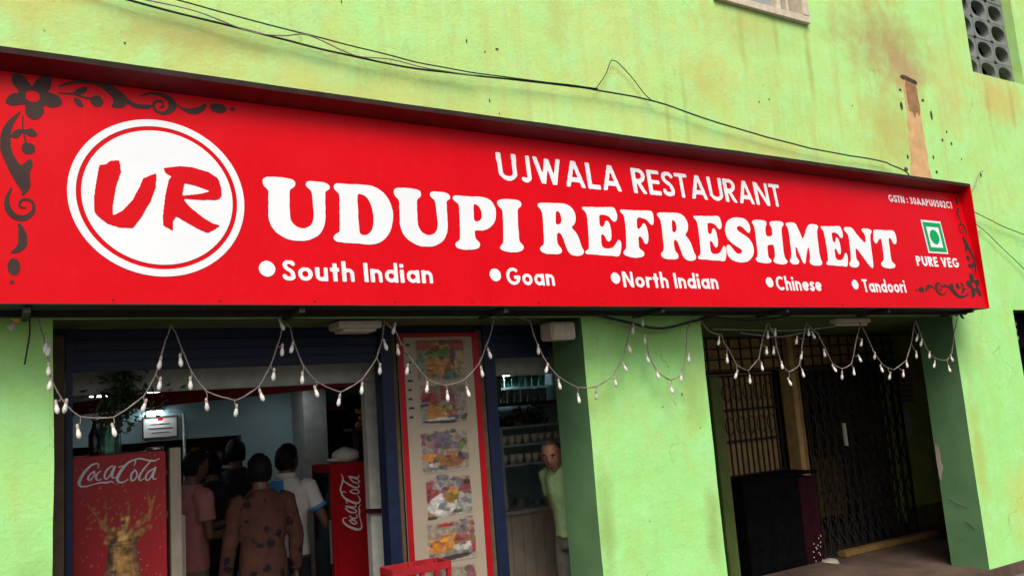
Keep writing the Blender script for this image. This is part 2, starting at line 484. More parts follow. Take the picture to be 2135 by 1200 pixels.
class Mask:
    def __init__(self, x0, x1, y0, y1, cell):
        pad = 4 * cell
        self.c, self.x0, self.y0 = cell, x0 - pad, y0 - pad
        self.nx, self.ny = int((x1 - x0 + 2 * pad) / cell) + 2, int((y1 - y0 + 2 * pad) / cell) + 2
        self.X, self.Y = np.meshgrid(self.x0 + np.arange(self.nx) * cell, self.y0 + np.arange(self.ny) * cell)
        self.m = np.zeros(self.X.shape, bool)
    def poly(self, pts, on=True):
        p = np.asarray(pts, float)
        q = np.roll(p, -1, axis=0)
        ins = np.zeros(self.X.shape, bool)
        for (x1, y1), (x2, y2) in zip(p, q):
            if y1 == y2:
                continue
            cond = (y1 > self.Y) != (y2 > self.Y)
            ins ^= cond & (self.X < (x2 - x1) * (self.Y - y1) / (y2 - y1) + x1)
        self.m = (self.m | ins) if on else (self.m & ~ins)
    def ellipse(self, cx, cy, rx, ry, on=True):
        ins = ((self.X - cx) / rx) ** 2 + ((self.Y - cy) / ry) ** 2 <= 1
        self.m = (self.m | ins) if on else (self.m & ~ins)
    def stroke(self, pts, r=None, flat=False):
        """pts (x, y) with constant r, or (x, y, r)"""
        n = len(pts)
        for i in range(n - 1):
            a, b = pts[i], pts[i + 1]
            ra, rb = (r, r) if r else (a[2], b[2])
            dx, dy = b[0] - a[0], b[1] - a[1]
            L2 = dx * dx + dy * dy
            if L2 < 1e-12:
                continue
            t = ((self.X - a[0]) * dx + (self.Y - a[1]) * dy) / L2
            tc = np.clip(t, 0, 1)
            d = np.hypot(self.X - a[0] - tc * dx, self.Y - a[1] - tc * dy)
            ins = d <= ra + (rb - ra) * tc
            if flat and i == 0:
                ins &= t >= 0
            if flat and i == n - 2:
                ins &= t <= 1
            self.m |= ins
    def loops(self, blur=0.9, tol=0.22):
        g = self.m.astype(float)
        k = np.exp(-0.5 * (np.arange(-4, 5) / blur) ** 2)
        k /= k.sum()
        for ax in (0, 1):
            g = sum(w * np.roll(g, s, axis=ax) for w, s in zip(k, range(-4, 5)))
        return contour(g, self.x0, self.y0, self.c, tol * self.c)

def contour(g, x0, y0, cell, tol):
    s = g > 0.5
    code = s[:-1, :-1] * 1 + s[:-1, 1:] * 2 + s[1:, 1:] * 4 + s[1:, :-1] * 8
    jj, ii = np.nonzero((code > 0) & (code < 15))
    SEG = {1: [(3, 0)], 2: [(0, 1)], 3: [(3, 1)], 4: [(1, 2)], 5: [(3, 0), (1, 2)], 6: [(0, 2)], 7: [(3, 2)], 8: [(2, 3)],
           9: [(2, 0)], 10: [(0, 1), (2, 3)], 11: [(2, 1)], 12: [(1, 3)], 13: [(1, 0)], 14: [(0, 3)]}
    nxt, P = {}, {}
    def key(j, i, e):
        return (j, i, 0) if e == 0 else (j, i + 1, 1) if e == 1 else (j + 1, i, 0) if e == 2 else (j, i, 1)
    def pt(k):
        j, i, o = k
        if o == 0:
            a, b = g[j, i], g[j, i + 1]
            return (x0 + (i + (0.5 - a) / (b - a)) * cell, y0 + j * cell)
        a, b = g[j, i], g[j + 1, i]
        return (x0 + i * cell, y0 + (j + (0.5 - a) / (b - a)) * cell)
    for j, i in zip(jj.tolist(), ii.tolist()):
        for a, b in SEG[int(code[j, i])]:
            nxt[key(j, i, a)] = key(j, i, b)
    out = []
    while nxt:
        k0 = next(iter(nxt))
        lp, k = [], k0
        while k in nxt:
            lp.append(pt(k))
            k = nxt.pop(k)
        if len(lp) > 6:
            out.append(simplify(np.array(lp), tol))
    return [l for l in out if len(l) > 2]

def simplify(p, tol):
    n = len(p)
    far = int(np.argmax(((p - p[0]) ** 2).sum(1)))
    def dp(a):
        keep = [0, len(a) - 1]
        st = [(0, len(a) - 1)]
        while st:
            i, j = st.pop()
            if j - i < 2:
                continue
            d = a[j] - a[i]
            L = math.hypot(*d) or 1e-9
            q = np.abs(d[0] * (a[i + 1:j, 1] - a[i, 1]) - d[1] * (a[i + 1:j, 0] - a[i, 0])) / L
            m = int(q.argmax())
            if q[m] > tol:
                keep.append(i + 1 + m)
                st += [(i, i + 1 + m), (i + 1 + m, j)]
        return a[sorted(set(keep))]
    a, b = dp(p[:far + 1]), dp(np.vstack([p[far:], p[:1]]))
    return np.vstack([a[:-1], b[:-1]])

def flat_mesh(mb, loops, place, thick=0.0015, mi=0):
    """fill the loops; place(u, v, h) gives a world point, h the height above the carrier"""
    if not loops:
        return mb
    flat = [tuple(q) for l in loops for q in l]
    tris = tessellate_polygon([[Vector((x, y, 0)) for x, y in l] for l in loops])
    v = [place(x, y, thick) for x, y in flat] + [place(x, y, 0.0) for x, y in flat]
    n = len(flat)
    f = []
    for t in tris:
        (ax, ay), (bx, by), (cx, cy) = (flat[i] for i in t)
        f.append(tuple(t) if (bx - ax) * (cy - ay) - (by - ay) * (cx - ax) > 0 else tuple(reversed(t)))
    base = 0
    for l in loops:
        m = len(l)
        for i in range(m):
            a, b = base + i, base + (i + 1) % m
            f.append((a, a + n, b + n, b))
        base += m
    return mb.add(v, f, mi)

# stroke alphabet: capitals of height 1, half stroke width h
def arc(cx, cy, rx, ry, a0, a1, n=18):
    return [(cx + rx * math.cos(math.radians(a0 + (a1 - a0) * i / n)), cy + ry * math.sin(math.radians(a0 + (a1 - a0) * i / n))) for i in range(n + 1)]
def glyph(ch, h):
    S = lambda pts: [tuple(p) for p in catmull(pts, False, 5)]
    x = 0.68
    if ch == 'U': return 0.70, [[(h, 1)] + arc(0.35, 0.35, 0.35 - h, 0.35 - h, 180, 360) + [(0.70 - h, 1)]]
    if ch == 'J': return 0.42, [[(0.42 - h, 1)] + arc(0.20, 0.24, 0.22 - h, 0.24 - h, 0, -140)]
    if ch == 'W': return 1.08, [[(0.06, 1.1), (0.33, 0.02)], [(0.33, 0.02), (0.54, 0.95)], [(0.54, 0.95), (0.75, 0.02)], [(0.75, 0.02), (1.02, 1.1)]]
    if ch == 'A': return 0.80, [[(0.06, -0.1), (0.40, 1.02)], [(0.40, 1.02), (0.74, -0.1)], [(0.2, 0.28), (0.6, 0.28)]]
    if ch == 'V': return 0.74, [[(0.06, 1.1), (0.37, 0.0)], [(0.37, 0.0), (0.68, 1.1)]]
    if ch == 'L': return 0.50, [[(h, 1), (h, 0)], [(h, h), (0.50, h)]]
    if ch == 'E': return 0.54, [[(h, 1), (h, 0)], [(h, h), (0.54, h)], [(h, 1 - h), (0.54, 1 - h)], [(h, 0.52), (0.5, 0.52)]]
    if ch == 'T': return 0.58, [[(0, 1 - h), (0.58, 1 - h)], [(0.29, 1), (0.29, 0)]]
    if ch == 'I': return 2 * h, [[(h, 1), (h, 0)]]
    if ch == 'N': return 0.74, [[(h, 1), (h, 0)], [(0.74 - h, 1), (0.74 - h, 0)], [(h * 0.8, 1.05), (0.74 - h * 0.8, -0.05)]]
    if ch in 'PR':
        st = [[(h, 1), (h, 0)], [(h, 1 - h), (0.27, 1 - h)] + arc(0.29, 0.71, 0.29 - h, 0.29 - h, 90, -90) + [(h, 0.42 + h)]]
        if ch == 'R': st.append([(0.24, 0.46), (0.54, -0.08)])
        return 0.60, st
    if ch == 'S': return 0.52, [S([(0.46, 0.80), (0.39, 0.90), (0.26, 1 - h), (0.12, 0.87), (h, 0.73), (0.17, 0.59), (0.35, 0.47), (0.52 - h, 0.30), (0.42, 0.13), (0.26, h), (0.11, 0.12), (0.05, 0.24)])]
    if ch == 'G': return 0.88, [arc(0.45, 0.5, 0.45 - h, 0.5 - h, 42, 350) , [(0.48, 0.44), (0.88, 0.44)]]
    if ch == 'C': return 0.78, [arc(0.46, 0.5, 0.46 - h, 0.5 - h, 48, 312)]
    if ch == 'o': return 0.66, [arc(0.33, x / 2, 0.33 - h, x / 2 - h, 0, 360, 26)]
    if ch in 'ad': return 0.66, [arc(0.32, x / 2, 0.32 - h, x / 2 - h, 0, 360, 26), [(0.66 - h, x if ch == 'a' else 1.05), (0.66 - h, 0)]]
    if ch == 'u': return 0.56, [[(h, x)] + arc(0.28, 0.26, 0.28 - h, 0.26 - h, 180, 360) + [(0.56 - h, x)], [(0.56 - h, x), (0.56 - h, 0)]]
    if ch in 'nh': return 0.56, [[(h, x if ch == 'n' else 1.05), (h, 0)], arc(0.28, x - 0.27, 0.28 - h, 0.27 - h, 180, 0) + [(0.56 - h, 0)]]
    if ch == 't': return 0.42, [[(0.21, 0.92), (0.21, 0)], [(0, x - h), (0.42, x - h)]]
    if ch == 'i': return 2 * h, [[(h, x), (h, 0)], [(h, 0.80), (h, 0.80 + 2 * h)]]
    if ch == 'r': return 0.40, [[(h, x), (h, 0)], arc(0.34, x - 0.27, 0.34 - h, 0.27 - h, 180, 80)]
    if ch == 'e': return 0.64, [arc(0.33, x / 2, 0.33 - h, x / 2 - h, 0, 320, 24), [(0.05, x / 2), (0.64 - h, x / 2)]]
    if ch == 's': return 0.44, [S([(0.40, 0.54), (0.30, x - h), (0.15, 0.57), (h, 0.47), (0.2, 0.36), (0.36, 0.22), (0.30, h), (0.15, h), (0.04, 0.16)])]
    if ch == '0': return 0.6, [arc(0.30, 0.5, 0.30 - h, 0.5 - h, 0, 360, 26)]
    if ch == '1': return 0.3, [[(0.2, 1), (0.2, 0)], [(0.2, 0.95), (0.02, 0.78)]]
    if ch == '2': return 0.56, [S([(0.06, 0.76), (0.16, 0.90), (0.30, 1 - h), (0.46, 0.78), (0.36, 0.5), (0.08, h)]), [(0.02, h), (0.56, h)]]
    if ch == '3': return 0.54, [S([(0.06, 0.84), (0.24, 1 - h), (0.42, 0.80), (0.24, 0.54), (0.46, 0.30), (0.26, h), (0.05, 0.16)])]
    if ch == '5': return 0.54, [[(0.46, 1 - h), (0.14, 1 - h), (0.12, 0.56)], S([(0.12, 0.55), (0.30, 0.62), (0.46, 0.36), (0.30, h), (0.06, 0.14)])]
    if ch == ':': return 2 * h, [[(h, 0.12), (h, 0.12 + 2 * h)], [(h, 0.55), (h, 0.55 + 2 * h)]]
    return 0.3, []

def text_loops(txt, u0, u1, v0, v1, h, gap=0.12, space=0.34, res=40):
    """loops of a line of lettering fitted to the width u0..u1 and cap height v0..v1"""
    xs, pen = [], 0.0
    for ch in txt:
        if ch == ' ':
            pen += space
            continue
        w, st = glyph(ch, h)
        xs.append((ch, pen, w, st))
        pen += w + gap
    total = pen - gap
    sx, sy = (u1 - u0) / total, v1 - v0
    out = []
    for ch, px, w, st in xs:
        mk = Mask(-0.1, w + 0.1, -0.12, 1.12, 1.0 / res)
        for s_ in st:
            mk.stroke(s_, h, flat=True)
        if ch.isupper() and ch in 'WAVNRET':
            mk.m &= (mk.Y >= -0.001) & (mk.Y <= 1.001)
        out.append([[(u0 + (px + x) * sx, v0 + y * sy) for x, y in lp] for lp in mk.loops(0.8, 0.25)])
    return out   # one list of loops for each character

# ================================================================== ground
g = MB().box(-400, 400, -400, 400, -0.30, -0.262).build('ground', 'pavement')
setp(g, 'bare dusty ground around the street', 'ground', kind='structure')
g = MB().box(-60, 60, -7.5, 1.6, -0.30, -0.25).build('road', 'asphalt')
setp(g, 'dark asphalt street in front of the shops', 'road', kind='structure')
mb = MB()
mb.box(-60, 60, 1.6, 4.68, -0.28, -0.10)
g = mb.build('pavement', 'pavement', bevel=0.02)
setp(g, 'concrete pavement along the shopfronts', 'pavement', kind='structure')
g = boxpart('floor', (-3.9, 13.8, 4.69, 9.3, -0.30, 0.0), 'floor', None)
setp(g, 'reddish cement floor of the shop and lobby', 'floor', kind='structure')

# ================================================================== building
YW, YB = 4.70, 5.07
building = thing('green_building', (4.5, 5.0, 0), 'lime green plastered building with stained walls behind the red sign', 'building')
HOLES = [(0.33, 3.54, -0.3, 2.372), (4.665, 8.005, -0.3, 2.372), (9.13, 12.2, -0.3, 2.43), (5.2, 6.40, 5.06, 6.7), (9.10, 10.15, 5.03, 6.6)]
def facade():
    def cuts(lo, hi, marks, step):
        c = sorted(set([lo, hi] + marks))
        out = []
        for a, b in zip(c[:-1], c[1:]):
            n = max(1, round((b - a) / step))
            out += [a + (b - a) * i / n for i in range(n)]
        return out + [hi]
    xs = cuts(-4.0, 14.0, [h[i] for h in HOLES for i in (0, 1)], 0.14)
    zs = cuts(-0.3, 8.0, [h[i] for h in HOLES for i in (2, 3)], 0.14)
    hole = lambda x, z: next((i for i, h in enumerate(HOLES) if h[0] < x < h[1] and h[2] < z < h[3]), None)
    def P(i, k, y):
        x, z = xs[i], zs[k]
        d = 0.006 * noise.noise((x * 0.9, z * 0.9, 3.1)) + 0.004 * noise.noise((x * 3.1, z * 3.1, 0.4))
        ex = 0.007 * noise.noise((x * 2.0, z * 2.3, 7.7)) + 0.003 * noise.noise((x, z * 9, 1.7))
        if y < YB:
            return (x + ex, y + d, z + 0.004 * noise.noise((x * 3, z, 5.5)))
        return (x + ex, y, z)
    mb = MB()
    idx = {}
    def V(i, k, y):
        if (i, k, y) not in idx:
            idx[(i, k, y)] = len(mb.v)
            mb.v.append(P(i, k, y))
        return idx[(i, k, y)]
    H = [[hole((xs[i] + xs[i + 1]) / 2, (zs[k] + zs[k + 1]) / 2) for k in range(len(zs) - 1)] for i in range(len(xs) - 1)]
    for i in range(len(xs) - 1):
        for k in range(len(zs) - 1):
            if H[i][k] is not None:
                continue
            mb.f.append((V(i, k, YW), V(i + 1, k, YW), V(i + 1, k + 1, YW), V(i, k + 1, YW)))
            mb.f.append((V(i, k, YB), V(i, k + 1, YB), V(i + 1, k + 1, YB), V(i + 1, k, YB)))
            mb.mi += [0, 0]
            for di, dk, e in ((-1, 0, (i, k, i, k + 1)), (1, 0, (i + 1, k + 1, i + 1, k)), (0, -1, (i + 1, k, i, k)), (0, 1, (i, k + 1, i + 1, k + 1))):
                a, b = i + di, k + dk
                inside = 0 <= a < len(xs) - 1 and 0 <= b < len(zs) - 1
                if inside and H[a][b] is None:
                    continue
                mb.f.append((V(e[0], e[1], YB), V(e[0], e[1], YW), V(e[2], e[3], YW), V(e[2], e[3], YB)))
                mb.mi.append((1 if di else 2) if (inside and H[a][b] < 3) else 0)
    return mb
facade().build('wall', ['facade', 'reveal', 'soffit_shade'], building)

# bare plaster strip and the pits round it
def wallp(u, v, h):
    d = 0.006 * noise.noise((u * 0.9, v * 0.9, 3.1)) + 0.004 * noise.noise((u * 3.1, v * 3.1, 0.4))
    return (u, YW + d - 0.0015 - h, v)
def wall_patch(name, pts, mat, cell=0.012, h=0.0015):
    p = np.array(pts)
    mk = Mask(p[:, 0].min(), p[:, 0].max(), p[:, 1].min(), p[:, 1].max(), cell)
    mk.poly(pts)
    return flat_mesh(MB(), mk.loops(1.4, 0.2), wallp, h).build(name, mat, building)
strip = [(7.80, 4.74)]
for i in range(14):
    z = 4.74 - i * 0.08
    strip.append((7.985 + 0.022 * random.uniform(-1, 1) + 0.003 * i, z))
strip = [(7.79, 4.75), (7.985, 4.76)] + strip[1:] + [(8.03, 3.6), (7.66, 3.6)]
for i in range(12):
    strip.append((7.665 + i * 0.011 + 0.020 * random.uniform(-1, 1), 3.68 + i * 0.088))
wall_patch('bare_plaster_strip', strip, 'plaster')
wall_patch('rust_stain', [(7.80, 4.735), (7.98, 4.745), (7.985, 4.6), (7.995, 4.45), (7.95, 4.36), (7.93, 4.44), (7.88, 4.33), (7.85, 4.42), (7.80, 4.40), (7.79, 4.55)], 'rust', 0.008, 0.003)
wall_patch('rusty_bracket_scar', [(7.70, 4.765), (7.80, 4.79), (8.0, 4.755), (8.02, 4.715), (7.93, 4.72), (7.78, 4.745)], 'dirt', 0.008, 0.0045)
pits = [(7.68, 4.45, 0.030, 0.055), (8.17, 4.42, 0.022, 0.07), (7.66, 3.93, 0.02, 0.035), (8.10, 3.97, 0.018, 0.03), (7.60, 3.80, 0.04, 0.028), (8.12, 3.82, 0.025, 0.02),
        (8.30, 4.17, 0.018, 0.025), (8.46, 4.15, 0.018, 0.025), (8.40, 4.27, 0.012, 0.02), (7.70, 4.62, 0.03, 0.015), (8.06, 4.56, 0.03, 0.015),
        (5.75, 4.25, 0.018, 0.018), (5.62, 4.21, 0.012, 0.02), (5.70, 4.37, 0.008, 0.014), (2.78, 4.25, 0.012, 0.03), (3.02, 4.235, 0.03, 0.012), (2.92, 4.20, 0.012, 0.012),
        (2.93, 3.85, 0.010, 0.035), (3.0, 3.77, 0.008, 0.012), (8.92, 3.86, 0.022, 0.035), (0.66, 3.86, 0.018, 0.01), (0.28, 3.86, 0.010, 0.008), (1.90, 4.35, 0.008, 0.03), (8.6, 4.0, 0.012, 0.012),
        (4.05, 2.05, 0.008, 0.008), (3.74, 1.45, 0.008, 0.01), (3.98, 0.95, 0.01, 0.012), (4.55, 1.55, 0.006, 0.02), (4.2, 1.72, 0.03, 0.006), (4.4, 1.8, 0.012, 0.02), (6.9, 4.35, 0.01, 0.018)]
for (x, z, rx, rz) in pits:
    rx, rz = rx * (0.8 if x > 7.5 else 0.5), rz * (0.8 if x > 7.5 else 0.5)
    mk = Mask(x - rx, x + rx, z - rz, z + rz, 0.0025)
    mk.ellipse(x, z, rx * random.uniform(0.7, 1), rz * random.uniform(0.7, 1))
    mk.ellipse(x + rx * random.uniform(-0.4, 0.4), z + rz * random.uniform(-0.4, 0.4), rx * 0.7, rz * 0.6)
    flat_mesh(MB(), mk.loops(0.9, 0.2), wallp, 0.003).build('plaster_chip', 'dirt', building)
# paint worn off on the inner side of the right pillar
def sidep(u, v, h):
    return (8.005 - 0.009 - h, u, v)
for pts, m in (([(5.058, 1.16), (5.03, 1.13), (5.015, 1.06), (5.02, 0.99), (5.005, 0.93), (5.03, 0.86), (5.045, 0.78), (5.06, 0.84), (5.062, 1.0)], 'beige'), ([(4.99, 0.652), (4.9, 0.595), (4.8, 0.572), (4.8, 0.566), (4.9, 0.586), (4.99, 0.643)], 'concrete'),
               ([(4.86, 0.445), (4.80, 0.408), (4.77, 0.374), (4.776, 0.370), (4.865, 0.436)], 'concrete'), ([(4.97, 0.30), (4.9, 0.275), (4.9, 0.27), (4.97, 0.292)], 'concrete')):
    p = np.array(pts)
    mk = Mask(p[:, 0].min(), p[:, 0].max(), p[:, 1].min(), p[:, 1].max(), 0.004)
    mk.poly(pts)
    flat_mesh(MB(), mk.loops(1.0, 0.2), sidep, 0.002).build('worn_paint_patch', m, building)

# upstairs window
win = MB().box(5.2, 6.40, 4.80, 4.84, 5.10, 6.7).build('window', 'pane', building)
MB().box(5.20, 6.40, 4.66, 4.86, 5.045, 5.115).build('sill', 'cream', win, bevel=0.006)
MB().box(6.315, 6.40, 4.662, 4.88, 5.118, 6.7).build('frame', 'cream', win, bevel=0.004)
MB().box(6.06, 6.12, 4.74, 4.86, 5.118, 6.7).build('frame', 'cream', win, bevel=0.004)
MB().box(6.22, 6.25, 4.76, 4.86, 5.118, 6.7).build('frame', 'cream', win, bevel=0.004)
MB().box(5.2, 5.28, 4.662, 4.88, 5.118, 6.7).build('frame', 'cream', win, bevel=0.004)
# concrete ventilation screen upstairs
def screen_block(w, h, d):
    n = 28
    out, inn = [], []
    for j in range(n):
        a = 2 * math.pi * j / n
        c, s = math.cos(a), math.sin(a)
        q = 1.0 / max(abs(c), abs(s))
        out.append((w / 2 * c * q, h / 2 * s * q))
        rr = 1.0 - 0.03 * math.cos(4 * a)
        inn.append((w * 0.42 * c * rr, h * 0.40 * s * rr))
    mb = MB()
    v = [(x, 0.02 if k == 0 else 0.0, z) for k, ring in enumerate((out, inn)) for x, z in ring]
    v = [(x, 0.0, z) for x, z in out] + [(x, 0.004, z) for x, z in inn] + [(x, d, z) for x, z in out] + [(x, d, z) for x, z in inn]
    f = []
    for j in range(n):
        k = (j + 1) % n
        f += [(j, k, n + k, n + j), (2 * n + k, 2 * n + j, 3 * n + j, 3 * n + k), (n + j, n + k, 3 * n + k, 3 * n + j), (k, j, 2 * n + j, 2 * n + k)]
    return mb.add(v, f)
bw, bh = 0.346, 0.246
blk = screen_block(bw, bh, 0.10).mesh('screen_block')
blk.materials.append(MAT['concrete'])
org = world_loc(building)
for r in range(6):
    for c_ in range(3):
        o = bpy.data.objects.new('screen_block', blk)
        COL.objects.link(o)
        o.parent = building
        off = -0.10 if r % 2 else 0.0
        o.location = Vector((9.10 + bw / 2 + c_ * (bw + 0.004) , 4.80 + 0.004 * random.uniform(-1, 1), 5.033 + bh / 2 + r * (bh + 0.004))) - org
MB().box(8.6, 10.8, 5.35, 5.40, 4.5, 8.2).build('screen_backing', 'darkpanel', building)

# rooms behind the openings
boxpart('ceiling', (-3.9, 4.60, YB + 0.003, 9.3, 2.376, 2.50), 'ceiling', building)
boxpart('false_ceiling', (-0.9, 4.5, 5.46, 9.18, 2.20, 2.24), 'ceiling', building)
mb = MB()
mb.box(-0.95, 1.42, 9.0, 9.15, 1.74, 2.2)
mb.box(2.33, 3.15, 9.0, 9.15, 0, 2.2)
mb.box(1.40, 2.33, 9.002, 9.148, 1.745, 2.2)
mb.box(3.15, 4.6, 9.001, 9.15, 0, 2.2)
mb.box(-0.95, 2.33, 9.003, 9.15, 0, 1.02)
mb.build('back_wall', 'teal', building)
boxpart('left_wall', (-1.0, -0.9, YB + 0.002, 9.2, 0, 2.37), 'teal', building)
boxpart('kitchen_wall', (3.30, 4.6, 7.0, 7.1, 0, 2.19), 'teal', building)
boxpart('partition_wall', (4.60, 4.70, YB + 0.002, 9.2, 0, 2.37), 'teal', building)
boxpart('column', (2.86, 3.10, 8.6, 8.99, 0, 2.19), 'greywhite', building)
boxpart('kitchen_recess', (-0.95, 2.5, 9.5, 9.6, 0, 2.2), 'wood', building)
# lobby
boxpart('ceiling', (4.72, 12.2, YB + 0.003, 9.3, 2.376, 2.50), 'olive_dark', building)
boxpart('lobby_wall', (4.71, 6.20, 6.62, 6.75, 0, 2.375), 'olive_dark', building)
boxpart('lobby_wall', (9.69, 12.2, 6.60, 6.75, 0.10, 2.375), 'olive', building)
boxpart('skirting', (9.70, 12.2, 6.55, 6.595, 0.0, 0.26), 'tan', building, 0.006)
boxpart('stair_wall', (6.22, 7.62, 6.90, 7.0, 0, 2.375), 'tan', building)
boxpart('stair_wall', (9.70, 9.80, 6.76, 8.9, 0, 2.375), 'tan', building)
for k in range(5):
    boxpart('stair_board', (8.30 + k * 0.105, 8.385 + k * 0.105, 6.78, 6.82, 0.30, 0.98), 'tan', building, 0.004)
for k in range(3):
    boxpart('stair_board', (9.30 + k * 0.12, 9.38 + k * 0.12, 6.78, 6.82, 0.30, 1.2), 'tan', building, 0.004)
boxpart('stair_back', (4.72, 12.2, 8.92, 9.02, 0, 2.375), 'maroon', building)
for k in range(8):
    boxpart('stair', (7.66, 9.68, 7.05 + k * 0.23, 7.28 + k * 0.23 - 0.002, 0.001, 0.16 * (k + 1)), 'floor', building)
boxpart('end_wall', (12.2, 12.3, YB + 0.002, 7.3, -0.1, 2.375), 'facade', building)
boxpart('rear_wall', (-4.0, 14.0, 9.65, 9.85, -0.3, 8.0), 'facade', building)
for x_ in (-4.0, 13.8):
    boxpart('side_wall', (x_, x_ + 0.2, YB + 0.002, 9.648, -0.3, 8.0), 'facade', building)
boxpart('roof_slab', (-4.2, 14.2, 4.5, 10.0, 8.002, 8.15), 'concrete', building)
boxpart('shop_back', (9.2, 12.2, 5.3, 5.35, 0.0, 2.43), 'darkpanel', building)

